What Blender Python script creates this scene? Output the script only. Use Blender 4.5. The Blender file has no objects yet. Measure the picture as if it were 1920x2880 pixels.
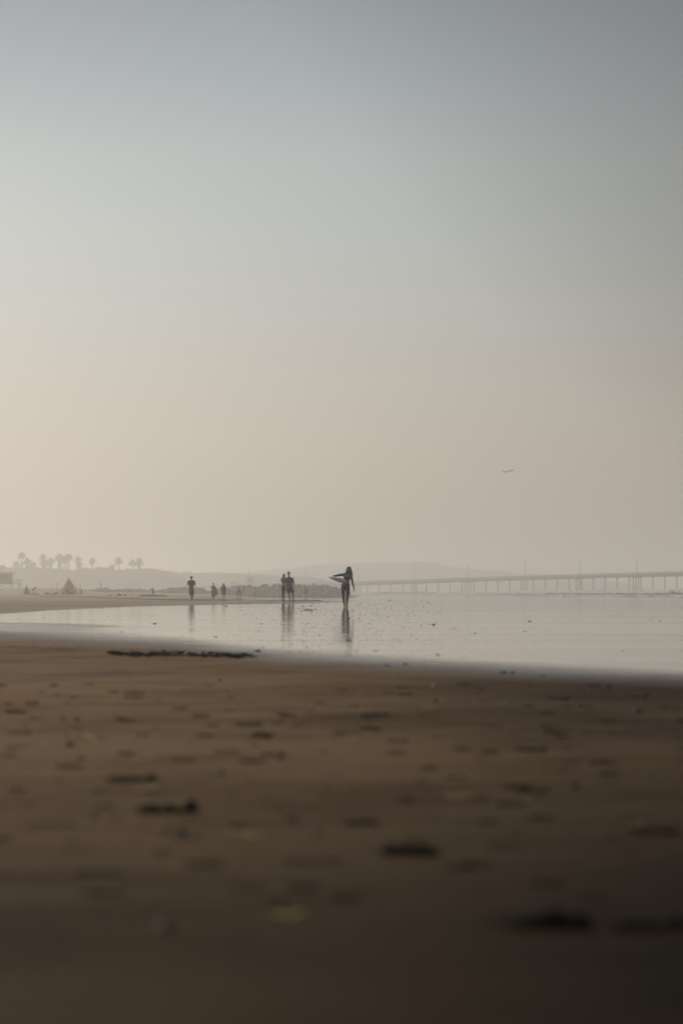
import bpy, bmesh, math, random
from math import sin, cos, pi, radians, exp, sqrt, atan2
from mathutils import Vector, Matrix, noise

# ------------------------------------------------------------------ camera, sky, sun
SC = bpy.context.scene
COL = SC.collection
R = random.Random(11)
CAM_H = 0.65          # eye height of the lens above the near sand
F = 6800.0            # 85 mm expressed in photo pixels
HY = 1663.0           # photo row of the horizon

cam = bpy.data.cameras.new('camera')
cam.lens = 85; cam.sensor_fit = 'VERTICAL'; cam.sensor_height = 36; cam.sensor_width = 24
cam.shift_y = (HY - 1440) / 2880.0
cam.clip_start = 0.1; cam.clip_end = 30000
cam.dof.use_dof = True; cam.dof.focus_distance = 135; cam.dof.aperture_fstop = 2.2
co = bpy.data.objects.new('camera', cam); COL.objects.link(co)
co.location = (0, 0, CAM_H); co.rotation_euler = (pi / 2, 0, 0)
SC.camera = co

SUN_AZ, SUN_EL = radians(-38), radians(21)     # azimuth from +Y towards +X
SUN = Vector((sin(SUN_AZ) * cos(SUN_EL), cos(SUN_AZ) * cos(SUN_EL), sin(SUN_EL)))
sl = bpy.data.lights.new('sun', 'SUN'); sl.energy = 2.4; sl.angle = radians(1.5); sl.color = (1.0, .87, .71)
so = bpy.data.objects.new('sun', sl); COL.objects.link(so)
so.rotation_euler = (-SUN).to_track_quat('-Z', 'Y').to_euler()

def lin(r, g, b):
    f = lambda c: (c / 255 / 12.92) if c / 255 < .04045 else ((c / 255 + .055) / 1.055) ** 2.4
    return (f(r), f(g), f(b), 1)

W = bpy.data.worlds.new('World'); SC.world = W; W.use_nodes = True
nt = W.node_tree; N = nt.nodes; L = nt.links
bg = N['Background']; bg.inputs['Strength'].default_value = 0.1
sky = N.new('ShaderNodeTexSky'); sky.sky_type = 'NISHITA'; sky.sun_disc = False
sky.sun_elevation = SUN_EL; sky.sun_rotation = SUN_AZ; sky.dust_density = 4; sky.air_density = 1.2
tc = N.new('ShaderNodeTexCoord')
nrm = N.new('ShaderNodeVectorMath'); nrm.operation = 'NORMALIZE'; L.new(tc.outputs['Generated'], nrm.inputs[0])
sep = N.new('ShaderNodeSeparateXYZ'); L.new(nrm.outputs[0], sep.inputs[0])
asn = N.new('ShaderNodeMath'); asn.operation = 'ARCSINE'; L.new(sep.outputs['Z'], asn.inputs[0])
mr = N.new('ShaderNodeMapRange'); mr.inputs['From Min'].default_value = 0; mr.inputs['From Max'].default_value = radians(90)
L.new(asn.outputs[0], mr.inputs[0])
rp = N.new('ShaderNodeValToRGB')
# hazy late-afternoon veil: colour by elevation (degrees)
STOPS = [(0, (183, 175, 161)), (1.5, (187, 179, 168)), (3.4, (194, 186, 176)), (5.0, (191, 187, 180)), (6.4, (187, 189, 185)), (8.2, (182, 188, 187)),
         (10.2, (175, 182, 184)), (12, (158, 168, 175)), (13.8, (142, 152, 160)), (24, (118, 134, 152)), (45, (94, 112, 136)), (90, (80, 98, 124))]
el = rp.color_ramp.elements
for i, (deg, c) in enumerate(STOPS):
    e = el[i] if i < 2 else el.new(deg / 90)
    e.position = deg / 90; e.color = lin(*c)
L.new(mr.outputs[0], rp.inputs[0])
# glow of the veil around the sun: brightness falls with the angle from it
dt = N.new('ShaderNodeVectorMath'); dt.operation = 'DOT_PRODUCT'; L.new(nrm.outputs[0], dt.inputs[0])
dt.inputs[1].default_value = Vector((sin(radians(-52)), cos(radians(-52)), 0.10)).normalized()
gl = N.new('ShaderNodeMapRange'); gl.inputs['From Min'].default_value = cos(radians(63)); gl.inputs['From Max'].default_value = cos(radians(40))
gl.inputs['To Min'].default_value = .66; gl.inputs['To Max'].default_value = 1.25; gl.clamp = False
L.new(dt.outputs['Value'], gl.inputs[0])
# the veil's glow hugs the horizon and dies away above ten degrees
hi = N.new('ShaderNodeMapRange'); hi.interpolation_type = 'SMOOTHSTEP'; L.new(asn.outputs[0], hi.inputs[0])
hi.inputs['From Min'].default_value = radians(8); hi.inputs['From Max'].default_value = radians(15); hi.inputs['To Min'].default_value = 0; hi.inputs['To Max'].default_value = .85
gm_ = N.new('ShaderNodeMix'); L.new(hi.outputs[0], gm_.inputs[0]); L.new(gl.outputs[0], gm_.inputs[2]); gm_.inputs[3].default_value = .97
clp = N.new('ShaderNodeClamp'); clp.inputs['Min'].default_value = .5; clp.inputs['Max'].default_value = 1.9
L.new(gm_.outputs[0], clp.inputs[0])
sc_ = N.new('ShaderNodeVectorMath'); sc_.operation = 'SCALE'; L.new(rp.outputs[0], sc_.inputs[0]); 
# clearer, deeper sky away from the sun and high up at the right
d2 = N.new('ShaderNodeVectorMath'); d2.operation = 'DOT_PRODUCT'; L.new(nrm.outputs[0], d2.inputs[0])
d2.inputs[1].default_value = (sin(radians(34)) * cos(radians(30)), cos(radians(34)) * cos(radians(30)), sin(radians(30)))
g2 = N.new('ShaderNodeMapRange'); g2.inputs['From Min'].default_value = cos(radians(37)); g2.inputs['From Max'].default_value = cos(radians(28))
g2.inputs['To Min'].default_value = 1.0; g2.inputs['To Max'].default_value = .53; L.new(d2.outputs['Value'], g2.inputs[0])
pr = N.new('ShaderNodeMath'); pr.operation = 'MULTIPLY'; L.new(clp.outputs[0], pr.inputs[0]); L.new(g2.outputs[0], pr.inputs[1])
L.new(pr.outputs[0], sc_.inputs['Scale'])
sc2 = N.new('ShaderNodeVectorMath'); sc2.operation = 'SCALE'; L.new(sc_.outputs[0], sc2.inputs[0]); sc2.inputs['Scale'].default_value = 10
mx = N.new('ShaderNodeMix'); mx.data_type = 'RGBA'; mx.inputs[0].default_value = .93
L.new(sky.outputs[0], mx.inputs[6]); L.new(sc2.outputs[0], mx.inputs[7]); L.new(mx.outputs[2], bg.inputs['Color'])

SC.view_settings.view_transform = 'Standard'; SC.view_settings.look = 'None'
SC.view_settings.exposure = 0; SC.view_settings.gamma = 1
cy = SC.cycles
cy.max_bounces = 6; cy.volume_bounces = 3; cy.transparent_max_bounces = 12; cy.use_denoising = True
cy.sample_clamp_indirect = 4
cy.caustics_reflective = False; cy.caustics_refractive = False

# ------------------------------------------------------------------ helpers
def G(u, y, z=None):
    """point of the near beach (z = 0) seen at photo pixel u, y"""
    d = F * (CAM_H - (z or 0)) / (y - HY)
    return Vector(((u - 960) / F * d, d, z or 0))
def P(u, y, d):
    return Vector(((u - 960) / F * d, d, CAM_H - (y - HY) / F * d))
def lerp_tab(t, x):
    if x <= t[0][0]: return t[0][1]
    for (a, va), (b, vb) in zip(t, t[1:]):
        if x <= b: return va + (vb - va) * (x - a) / (b - a)
    return t[-1][1]
def sstep(a, b, x):
    t = max(0, min(1, (x - a) / (b - a))); return t * t * (3 - 2 * t)

def tag(o, label=None, cat=None, group=None, kind=None):
    if label: o['label'] = label
    if cat: o['category'] = cat
    if group: o['group'] = group
    if kind: o['kind'] = kind
    return o
def empty(name, loc=(0, 0, 0), rz=0, label=None, cat=None, group=None):
    o = bpy.data.objects.new(name, None); COL.objects.link(o); o.location = loc; o.rotation_euler = (0, 0, rz)
    o.empty_display_size = .3
    return tag(o, label, cat, group)
def mesh_obj(name, verts, faces, mat, parent=None, smooth=False):
    me = bpy.data.meshes.new(name); me.from_pydata([tuple(v) for v in verts], [], faces); me.update()
    if smooth: me.polygons.foreach_set('use_smooth', [True] * len(me.polygons))
    o = bpy.data.objects.new(name, me); COL.objects.link(o)
    if mat: me.materials.append(mat)
    if parent: o.parent = parent
    return o
def copy_tree(o, parent=None):
    c = o.copy(); COL.objects.link(c); c.parent = parent
    for ch in [x for x in o.children]: copy_tree(ch, c)
    return c

def mat(name, color, rough=.8, spec=.3, vary=.15, scale=3.0, detail=4, color2=None, metal=0):
    m = bpy.data.materials.new(name); m.use_nodes = True
    n = m.node_tree.nodes; l = m.node_tree.links; p = n['Principled BSDF']
    p.inputs['Roughness'].default_value = rough; p.inputs['Specular IOR Level'].default_value = spec
    p.inputs['Metallic'].default_value = metal
    t = n.new('ShaderNodeTexCoord'); ns = n.new('ShaderNodeTexNoise')
    ns.inputs['Scale'].default_value = scale; ns.inputs['Detail'].default_value = detail
    l.new(t.outputs['Object'], ns.inputs['Vector'])
    r = n.new('ShaderNodeValToRGB'); r.color_ramp.elements[0].position = .3; r.color_ramp.elements[1].position = .7
    c = Vector(color)
    c2 = Vector(color2) if color2 else c * (1 + vary)
    r.color_ramp.elements[0].color = (*(c * (1 - vary)), 1); r.color_ramp.elements[1].color = (*c2, 1)
    l.new(ns.outputs[0], r.inputs[0]); l.new(r.outputs[0], p.inputs['Base Color'])
    return m

class MB:
    """collects shapes for ONE mesh"""
    def __init__(s): s.v = []; s.f = []
    def add(s, vs, fs):
        b = len(s.v); s.v += [Vector(v) for v in vs]; s.f += [tuple(i + b for i in f) for f in fs]; return s
    def box(s, c, d, rz=0):
        c = Vector(c); M = Matrix.Rotation(rz, 3, 'Z')
        vs = [c + M @ Vector((x * d[0] / 2, y * d[1] / 2, z * d[2] / 2)) for x in (-1, 1) for y in (-1, 1) for z in (-1, 1)]
        return s.add(vs, [(0, 1, 3, 2), (4, 6, 7, 5), (0, 4, 5, 1), (2, 3, 7, 6), (0, 2, 6, 4), (1, 5, 7, 3)])
    def tube(s, p0, p1, r0, r1=None, n=8, cap=True):
        p0, p1 = Vector(p0), Vector(p1); r1 = r0 if r1 is None else r1
        a = (p1 - p0).normalized(); q = a.orthogonal().normalized(); w = a.cross(q)
        vs = [p + (q * cos(2 * pi * k / n) + w * sin(2 * pi * k / n)) * r for p, r in ((p0, r0), (p1, r1)) for k in range(n)]
        fs = [(k, (k + 1) % n, n + (k + 1) % n, n + k) for k in range(n)]
        if cap: fs += [tuple(range(n - 1, -1, -1)), tuple(range(n, 2 * n))]
        return s.add(vs, fs)
    def path(s, pts, rads, n=8):
        for a, b, ra, rb in zip(pts, pts[1:], rads, rads[1:]): s.tube(a, b, ra, rb, n)
        return s
    def seg(s, p0, p1, r0, r1=None, fy=1.0, n=12):
        """tapered limb with round ends; fy squeezes depth"""
        p0, p1 = Vector(p0), Vector(p1); r1 = r0 if r1 is None else r1
        a = (p1 - p0)
        ln = a.length; a = a / ln if ln > 1e-6 else Vector((0, 0, 1))
        q = a.cross(Vector((0, 1, 0)))
        q = q.normalized() if q.length > .2 else a.cross(Vector((1, 0, 0))).normalized()
        w = a.cross(q)
        rings = []
        for k in range(5):
            t = pi / 2 * k / 4 * .92 + .08
            rings.append((p0 - a * r0 * cos(t), r0 * sin(t)))
        for k in range(1, 4):
            t = k / 4; rings.append((p0.lerp(p1, t), r0 + (r1 - r0) * t))
        for k in range(5):
            t = pi / 2 * (4 - k) / 4 * .92 + .08
            rings.append((p1 + a * r1 * cos(t), r1 * sin(t)))
        vs = [c + (q * cos(2 * pi * j / n) + w * sin(2 * pi * j / n) * fy) * r for c, r in rings for j in range(n)]
        m = len(rings)
        fs = [(i * n + j, i * n + (j + 1) % n, (i + 1) * n + (j + 1) % n, (i + 1) * n + j) for i in range(m - 1) for j in range(n)]
        fs += [tuple(range(n - 1, -1, -1)), tuple(range((m - 1) * n, m * n))]
        return s.add(vs, fs)
    def limb(s, pts, rads, fy=1.0):
        for a, b, ra, rb in zip(pts, pts[1:], rads, rads[1:]): s.seg(a, b, ra, rb, fy)
        return s
    def ell(s, c, rx, ry, rz, M=None, n=14, m=9):
        c = Vector(c); M = M or Matrix.Identity(3)
        vs = []
        for i in range(m + 1):
            t = pi * (i + .0) / m
            t = min(max(t, .12), pi - .12)
            for j in range(n):
                f = 2 * pi * j / n
                vs.append(c + M @ Vector((rx * sin(t) * cos(f), ry * sin(t) * sin(f), rz * cos(t))))
        fs = [(i * n + j, (i + 1) * n + j, (i + 1) * n + (j + 1) % n, i * n + (j + 1) % n) for i in range(m) for j in range(n)]
        fs += [tuple(range(n)), tuple(range((m + 1) * n - 1, m * n - 1, -1))]
        return s.add(vs, fs)
    def stack(s, rings, n=20, inf=0.0):
        """rings (x, y, z, rx, ry) bottom to top, closed"""
        vs = []
        rr = [tuple(r) for r in rings]
        for x, y, z, rx, ry in rr:
            for j in range(n):
                f = 2 * pi * j / n; c, q = cos(f), sin(f)
                e = 2 / 2.5
                vs.append(Vector((x + (rx + inf) * math.copysign(abs(c) ** e, c), y + (ry + inf) * math.copysign(abs(q) ** e, q), z)))
        m = len(rr)
        fs = [(i * n + j, i * n + (j + 1) % n, (i + 1) * n + (j + 1) % n, (i + 1) * n + j) for i in range(m - 1) for j in range(n)]
        fs += [tuple(range(n - 1, -1, -1)), tuple(range((m - 1) * n, m * n))]
        return s.add(vs, fs)
    def build(s, name, m, parent=None, smooth=False):
        return mesh_obj(name, s.v, s.f, m, parent, smooth)
    def skin(s, name, m, parent=None, voxel=.008, smooth=3, paint=(), jitter=0):
        """fuses the shapes into one continuous surface"""
        me = bpy.data.meshes.new('tmp'); me.from_pydata([tuple(v) for v in s.v], [], s.f)
        o = bpy.data.objects.new('tmp', me); COL.objects.link(o)
        rm = o.modifiers.new('r', 'REMESH'); rm.mode = 'VOXEL'; rm.voxel_size = voxel
        if smooth: sm = o.modifiers.new('s', 'SMOOTH'); sm.iterations = smooth; sm.factor = .5
        dg = bpy.context.evaluated_depsgraph_get(); ev = o.evaluated_get(dg)
        out = bpy.data.meshes.new_from_object(ev, depsgraph=dg); out.name = name
        bpy.data.objects.remove(o); bpy.data.meshes.remove(me)
        if jitter:
            for v in out.vertices:
                q = Vector(v.co)
                v.co = q + noise.noise_vector(q * 9) * jitter + noise.noise_vector(q * 30) * jitter * .4
        out.materials.clear(); out.materials.append(m)
        out.polygons.foreach_set('use_smooth', [True] * len(out.polygons))
        for c, r, pm in paint:
            if pm.name not in [x.name for x in out.materials]: out.materials.append(pm)
            ix = [x.name for x in out.materials].index(pm.name); c = Vector(c)
            for p in out.polygons:
                if (p.center - c).length < r: p.material_index = ix
        r_ = bpy.data.objects.new(name, out); COL.objects.link(r_)
        if parent: r_.parent = parent
        return r_

# ------------------------------------------------------------------ ground
def far_edge(u): return lerp_tab([(-4000, 1736), (-600, 1732), (0, 1727), (150, 1716), (400, 1705), (700, 1699), (870, 1696), (1000, 1690), (1090, 1676), (1300, 1600), (2000, 1500)], u)
def near_edge(u): return lerp_tab([(-4000, 1744), (-800, 1754), (0, 1768), (250, 1782), (500, 1800), (800, 1836), (1100, 1855), (1500, 1877), (1920, 1895), (3000, 1925), (6000, 1970)], u)
def shore_d(u): return lerp_tab([(-9000, 1500), (700, 900), (1000, 742), (1200, 680), (1400, 583), (1920, 453), (3000, 330), (9000, 160)], u)
def ground_z(u, d):
    right = lerp_tab([(0, 0), (150, 0), (240, -.2), (340, -.36), (450, -.5), (1000, -.53), (2000, -.5), (3000, 0)], d)
    ds = shore_d(u)
    right -= 2.2 * sstep(ds, ds + 60, d)
    left = lerp_tab([(0, 0), (150, 0), (240, -.18), (300, -.05), (400, .10), (470, .22), (530, .35), (700, .6), (1100, 2.0), (2000, 2.5)], d)
    left += (lerp_tab([(470, 0), (495, .75), (520, .98), (600, .9), (1100, 0)], d)) * (1 - sstep(215, 290, u))
    k = sstep(480, 780, u)
    z = left * (1 - k) + right * k
    return z

def wetness(u, d, z):
    y = HY + F * (CAM_H - z) / d if d > 0 else 9999
    a = (near_edge(u) - y) / 16.0
    b = (y - far_edge(u)) / 2.2
    w = min(a, b)
    # semi-drained streaks at the left of the film
    w -= 2.3 * exp(-((y - lerp_tab([(-500, 1758), (0, 1761), (600, 1761)], u)) / lerp_tab([(0, 9), (560, 4)], u)) ** 2) * (1 - sstep(150, 560, u))
    w2 = min((u - 640 - (1690 - y) * 6) / 60.0, (1690.3 - y + .5 * sstep(900, 600, u)) / .9)
    if u > 560: w = max(w, w2)
    return max(-3, min(3, w)), y

def rows():
    ds = [-200, -80, -30, -10, -4, -1, 1, 2.2]
    p = 1400.0
    while p > 3.2:
        ds.append(F * CAM_H / p)
        p -= 10 if p > 340 else (3.0 if p > 60 else (1.2 if p > 12 else .6))
    return ds + [2000, 3000, 5000, 9000, 16000]
COLS = [-60000, -30000, -15000, -8000, -5000, -3500, -2500, -1800, -1200, -800, -500, -300] + list(range(-200, 2140, 18)) + \
       [2200, 2400, 2700, 3200, 4000, 5500, 8000, 15000, 30000, 61000]
ROWS = rows()
gv, gf, gw, gd, gdry, gvig = [], [], [], [], [], []
for d in ROWS:
    for u in COLS:
        dd = max(d, 3.0); x = (u - 960) / F * dd
        z = ground_z(u, d) if d > 0 else 0
        z = z
        w, y = wetness(u, d, z)
        gv.append((x, d, z)); gw.append(w)
        ne = near_edge(u)
        damp = 1 - sstep(ne - 6, ne + 48, y) if d > 3 else 0
        if y < far_edge(u) + 3: damp = .25 * (1 - sstep(far_edge(u) + 1, far_edge(u) - 9, y)) + .35 * sstep(600, 900, u)
        gd.append(damp)
        gvig.append(0 if y < ne - 10 or d < 0 else max(0, min(1, .14 + .55 * sstep(-1.2, 2.6, x) + .62 * (1 - sstep(3.4, 10, d)) * (.75 + .25 * sstep(-.6, .8, x)) - .2 * sstep(11, 15, d) * (1 - sstep(-1.5, 1.0, x)))))  # painted light falloff: sand darkens towards the camera and the right
        gdry.append((1 - sstep(far_edge(u) - 3, far_edge(u) + 2, y)) * (1 - .6 * sstep(560, 1000, u)) if y < far_edge(u) + 3 else 0)
nc = len(COLS)
for i in range(len(ROWS) - 1):
    for j in range(nc - 1):
        gf.append((i * nc + j, i * nc + j + 1, (i + 1) * nc + j + 1, (i + 1) * nc + j))

def add_attr(o, name, vals):
    a = o.data.attributes.new(name, 'FLOAT', 'POINT'); a.data.foreach_set('value', vals)

def sand_material():
    m = bpy.data.materials.new('beach_sand'); m.use_nodes = True
    n = m.node_tree.nodes; l = m.node_tree.links; p = n['Principled BSDF']
    def nd(t, **k):
        x = n.new(t)
        for a, b in k.items(): setattr(x, a, b)
        return x
    def mathn(op, a, b=None):
        x = nd('ShaderNodeMath', operation=op)
        for i, v in enumerate((a, b)):
            if v is None: continue
            if isinstance(v, (int, float)): x.inputs[i].default_value = v
            else: l.new(v, x.inputs[i])
        return x.outputs[0]
    tcn = nd('ShaderNodeTexCoord')
    def nz(scale, sx=1, sy=1, det=3, off=0):
        mp = nd('ShaderNodeMapping'); mp.inputs['Scale'].default_value = (sx, sy, 1); mp.inputs['Location'].default_value = (off, off * 2, 0)
        l.new(tcn.outputs['Object'], mp.inputs[0])
        x = nd('ShaderNodeTexNoise'); x.inputs['Scale'].default_value = scale; x.inputs['Detail'].default_value = det
        l.new(mp.outputs[0], x.inputs['Vector']); return x.outputs[0]
    dry = nd('ShaderNodeAttribute', attribute_name='dry').outputs['Fac']
    damp = nd('ShaderNodeAttribute', attribute_name='damp').outputs['Fac']
    big = nz(.35, 1, 1, 4, 3); mid = nz(2.2, .7, 1, 5, 7); fine = nz(40, 1, 1, 3)
    streak = nz(.25, .25, 1.0, 4, 20)
    v = mathn('ADD', mathn('MULTIPLY', big, .8), mathn('ADD', mathn('MULTIPLY', mid, .8), mathn('MULTIPLY', fine, .4)))
    r = nd('ShaderNodeValToRGB'); e = r.color_ramp.elements
    e[0].position = .72; e[0].color = (.056, .030, .0105, 1); e[1].position = 1.0 ; e[1].color = (.165, .101, .049, 1)
    # ochre patches where the sand has drained
    sc = mathn('MULTIPLY', v, .9); l.new(sc, r.inputs[0])
    r2 = nd('ShaderNodeValToRGB'); e = r2.color_ramp.elements
    e[0].position = .3; e[0].color = (.19, .145, .10, 1); e[1].position = .7; e[1].color = (.30, .235, .17, 1)
    l.new(streak, r2.inputs[0])
    mxc = nd('ShaderNodeMix', data_type='RGBA'); l.new(dry, mxc.inputs[0]); l.new(r.outputs[0], mxc.inputs[6]); l.new(r2.outputs[0], mxc.inputs[7])
    dk = nd('ShaderNodeMix', data_type='RGBA', blend_type='MULTIPLY'); l.new(mathn('MULTIPLY', damp, .6), dk.inputs[0]); l.new(mxc.outputs[2], dk.inputs[6]); dk.inputs[7].default_value = (.45, .5, .6, 1)
    # vignette painted into the sand colour, its outline broken up by noise
    vig = nd('ShaderNodeAttribute', attribute_name='vignette').outputs['Fac']
    vig_noisy = mathn('ADD', vig, mathn('MULTIPLY', mathn('SUBTRACT', mid, .5), .5))
    mrr = nd('ShaderNodeMapRange'); l.new(vig_noisy, mrr.inputs[0]); mrr.inputs['To Min'].default_value = 1.85; mrr.inputs['To Max'].default_value = .10
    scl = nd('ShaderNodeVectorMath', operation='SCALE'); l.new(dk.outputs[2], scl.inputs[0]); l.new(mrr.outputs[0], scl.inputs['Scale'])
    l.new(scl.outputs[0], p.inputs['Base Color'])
    dn = mathn('ADD', damp, mathn('MULTIPLY', mathn('SUBTRACT', streak, .5), .5))
    rg = nd('ShaderNodeMapRange'); l.new(dn, rg.inputs[0]); rg.inputs['To Min'].default_value = .72; rg.inputs['To Max'].default_value = .22
    l.new(rg.outputs[0], p.inputs['Roughness'])

    sp = nd('ShaderNodeMapRange'); l.new(damp, sp.inputs[0]); sp.inputs['To Min'].default_value = .02; sp.inputs['To Max'].default_value = .5
    l.new(sp.outputs[0], p.inputs['Specular IOR Level'])
    bp = nd('ShaderNodeBump'); bp.inputs['Distance'].default_value = .02; bp.inputs['Strength'].default_value = .5
    l.new(mathn('ADD', mathn('MULTIPLY', mid, .7), mathn('MULTIPLY', fine, .08)), bp.inputs['Height'])
    l.new(bp.outputs[0], p.inputs['Normal'])
    return m

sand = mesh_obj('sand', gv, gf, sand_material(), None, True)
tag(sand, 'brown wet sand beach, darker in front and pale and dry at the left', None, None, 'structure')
add_attr(sand, 'damp', gd); add_attr(sand, 'dry', gdry); add_attr(sand, 'vignette', gvig)

def film_material():
    m = bpy.data.materials.new('water_film'); m.use_nodes = True
    n = m.node_tree.nodes; l = m.node_tree.links; p = n['Principled BSDF']; out = n['Material Output']
    p.inputs['Base Color'].default_value = (.05, .042, .033, 1); p.inputs['IOR'].default_value = 1.40
    p.inputs['Specular IOR Level'].default_value = .5
    tcn = n.new('ShaderNodeTexCoord')
    def nz(sx, sy, det=3, off=0):
        mp = n.new('ShaderNodeMapping'); mp.inputs['Scale'].default_value = (sx, sy, 1); mp.inputs['Location'].default_value = (off, off, 0)
        l.new(tcn.outputs['Object'], mp.inputs[0])
        x = n.new('ShaderNodeTexNoise'); x.inputs['Scale'].default_value = 1; x.inputs['Detail'].default_value = det
        l.new(mp.outputs[0], x.inputs['Vector']); return x
    at = n.new('ShaderNodeAttribute'); at.attribute_name = 'wet'
    a = nz(.12, .9, 3).outputs[0]
    ma = n.new('ShaderNodeMath'); ma.operation = 'MULTIPLY_ADD'; l.new(a, ma.inputs[0]); ma.inputs[1].default_value = 1.6; ma.inputs[2].default_value = -.8
    ad = n.new('ShaderNodeMath'); ad.operation = 'ADD'; l.new(ma.outputs[0], ad.inputs[0]); l.new(at.outputs['Fac'], ad.inputs[1])
    al = n.new('ShaderNodeMapRange'); al.interpolation_type = 'SMOOTHSTEP'; l.new(ad.outputs[0], al.inputs[0])
    al.inputs['From Min'].default_value = -.9; al.inputs['From Max'].default_value = 1.0
    # roughness: mirror inside, grainy in bands
    b = nz(.05, .55, 4, 9).outputs[0]
    rr = n.new('ShaderNodeMapRange'); l.new(b, rr.inputs[0]); rr.inputs['From Min'].default_value = .35; rr.inputs['From Max'].default_value = .65
    rr.inputs['To Min'].default_value = .04; rr.inputs['To Max'].default_value = .085
    l.new(rr.outputs[0], p.inputs['Roughness'])
    # gentle ripples: real normals, a fraction of a degree
    c = nz(1.2, 2.5, 2, 4)
    vm = n.new('ShaderNodeVectorMath'); vm.operation = 'SUBTRACT'; l.new(c.outputs['Color'], vm.inputs[0]); vm.inputs[1].default_value = (.5, .5, .5)
    vs = n.new('ShaderNodeVectorMath'); vs.operation = 'MULTIPLY'; l.new(vm.outputs[0], vs.inputs[0]); vs.inputs[1].default_value = (.010, .022, 0)
    va = n.new('ShaderNodeVectorMath'); va.operation = 'ADD'; l.new(vs.outputs[0], va.inputs[0]); va.inputs[1].default_value = (0, 0, 1)
    vn = n.new('ShaderNodeVectorMath'); vn.operation = 'NORMALIZE'; l.new(va.outputs[0], vn.inputs[0])
    l.new(vn.outputs[0], p.inputs['Normal'])
    tr = n.new('ShaderNodeBsdfTransparent'); mxs = n.new('ShaderNodeMixShader')
    l.new(al.outputs[0], mxs.inputs[0]); l.new(tr.outputs[0], mxs.inputs[1]); l.new(p.outputs[0], mxs.inputs[2])
    l.new(mxs.outputs[0], out.inputs['Surface'])
    return m
keep = [f for f in gf if max(gw[i] for i in f) > -1.6 and gv[f[0]][1] > 5 and gv[f[0]][1] < 1300]
used = sorted({i for f in keep for i in f}); rm = {o: k for k, o in enumerate(used)}
film = mesh_obj('shallow_water', [(gv[i][0], gv[i][1], gv[i][2] + .004) for i in used], [tuple(rm[i] for i in f) for f in keep], film_material(), None, True)
tag(film, 'thin film of water on the wet sand mirroring the pale sky', None, None, 'structure')
add_attr(film, 'wet', [gw[i] for i in used])

# ------------------------------------------------------------------ sea, waves, foam
SEA = -.55
def ridge(u, d, dc, amp, wf, wb):
    t = d - dc
    return amp * exp(-(t / (wf if t < 0 else wb)) ** 2)
def wave_amp(u, k):
    if k == 0: return lerp_tab([(900, .05), (1200, .12), (1600, .20), (1920, .28), (3000, .4)], u)
    if k == 1: return lerp_tab([(1000, .15), (1250, .35), (1400, .8), (1600, 1.2), (1920, 1.5), (3000, 1.7)], u)
    return lerp_tab([(900, .7), (1300, 1.0), (1600, 1.3), (3000, 1.6)], u)
def wave_d(u, k):
    if k == 0: return shore_d(u) + 26 + 3 * sin(u / 60)
    if k == 1: return lerp_tab([(900, 900), (1400, 800), (1920, 640), (3000, 500)], u) + 5 * sin(u / 45)
    return lerp_tab([(900, 940), (1920, 860), (3000, 760)], u)
def sea_z(u, d):
    z = SEA
    for k, (wf, wb) in enumerate(((5, 14), (7, 22), (10, 30))):
        g = .75 + .5 * noise.noise(Vector((u / 90.0, k * 7.3, 0)))
        z += ridge(u, d, wave_d(u, k), wave_amp(u, k) * g, wf, wb)
    z += .05 * noise.noise(Vector((u / F * d / 6, d / 5, 1)))
    return z
sd = []
d = 150.0
while d < 1100: sd.append(d); d += 4 if d > 440 else 20
sd += [1200, 1400, 1800, 2500, 4000, 7000, 15000]
su = list(range(560, 2200, 14)) + [2300, 2500, 3000, 4000, 6000, 9000, 20000, 60000]
su = [-60000, -20000, -5000, -500, 200] + su
sv = [((u - 960) / F * d, d, sea_z(u, d) if 500 < u < 9000 else SEA) for d in sd for u in su]
n_ = len(su)
sf = [(i * n_ + j, i * n_ + j + 1, (i + 1) * n_ + j + 1, (i + 1) * n_ + j) for i in range(len(sd) - 1) for j in range(n_ - 1)]
def sea_mat():
    m = mat('sea_water', (.05, .062, .058), .22, .5, .2, .08)
    n = m.node_tree.nodes; l = m.node_tree.links; p = n['Principled BSDF']
    tcn = n.new('ShaderNodeTexCoord'); mp = n.new('ShaderNodeMapping'); mp.inputs['Scale'].default_value = (.35, .9, 1); l.new(tcn.outputs['Object'], mp.inputs[0])
    c = n.new('ShaderNodeTexNoise'); c.inputs['Detail'].default_value = 3; c.inputs['Scale'].default_value = 1; l.new(mp.outputs[0], c.inputs[0])
    vm = n.new('ShaderNodeVectorMath'); vm.operation = 'SUBTRACT'; l.new(c.outputs['Color'], vm.inputs[0]); vm.inputs[1].default_value = (.5, .5, .5)
    vs = n.new('ShaderNodeVectorMath'); vs.operation = 'MULTIPLY'; l.new(vm.outputs[0], vs.inputs[0]); vs.inputs[1].default_value = (.25, .5, 0)
    g = n.new('ShaderNodeNewGeometry')
    va = n.new('ShaderNodeVectorMath'); va.operation = 'ADD'; l.new(vs.outputs[0], va.inputs[0]); l.new(g.outputs['Normal'], va.inputs[1])
    vn = n.new('ShaderNodeVectorMath'); vn.operation = 'NORMALIZE'; l.new(va.outputs[0], vn.inputs[0]); l.new(vn.outputs[0], p.inputs['Normal'])
    return m
sea = mesh_obj('sea', sv, sf, sea_mat(), None, True)
tag(sea, 'grey-green sea with low surf rolling in at the right', None, None, 'structure')

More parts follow.
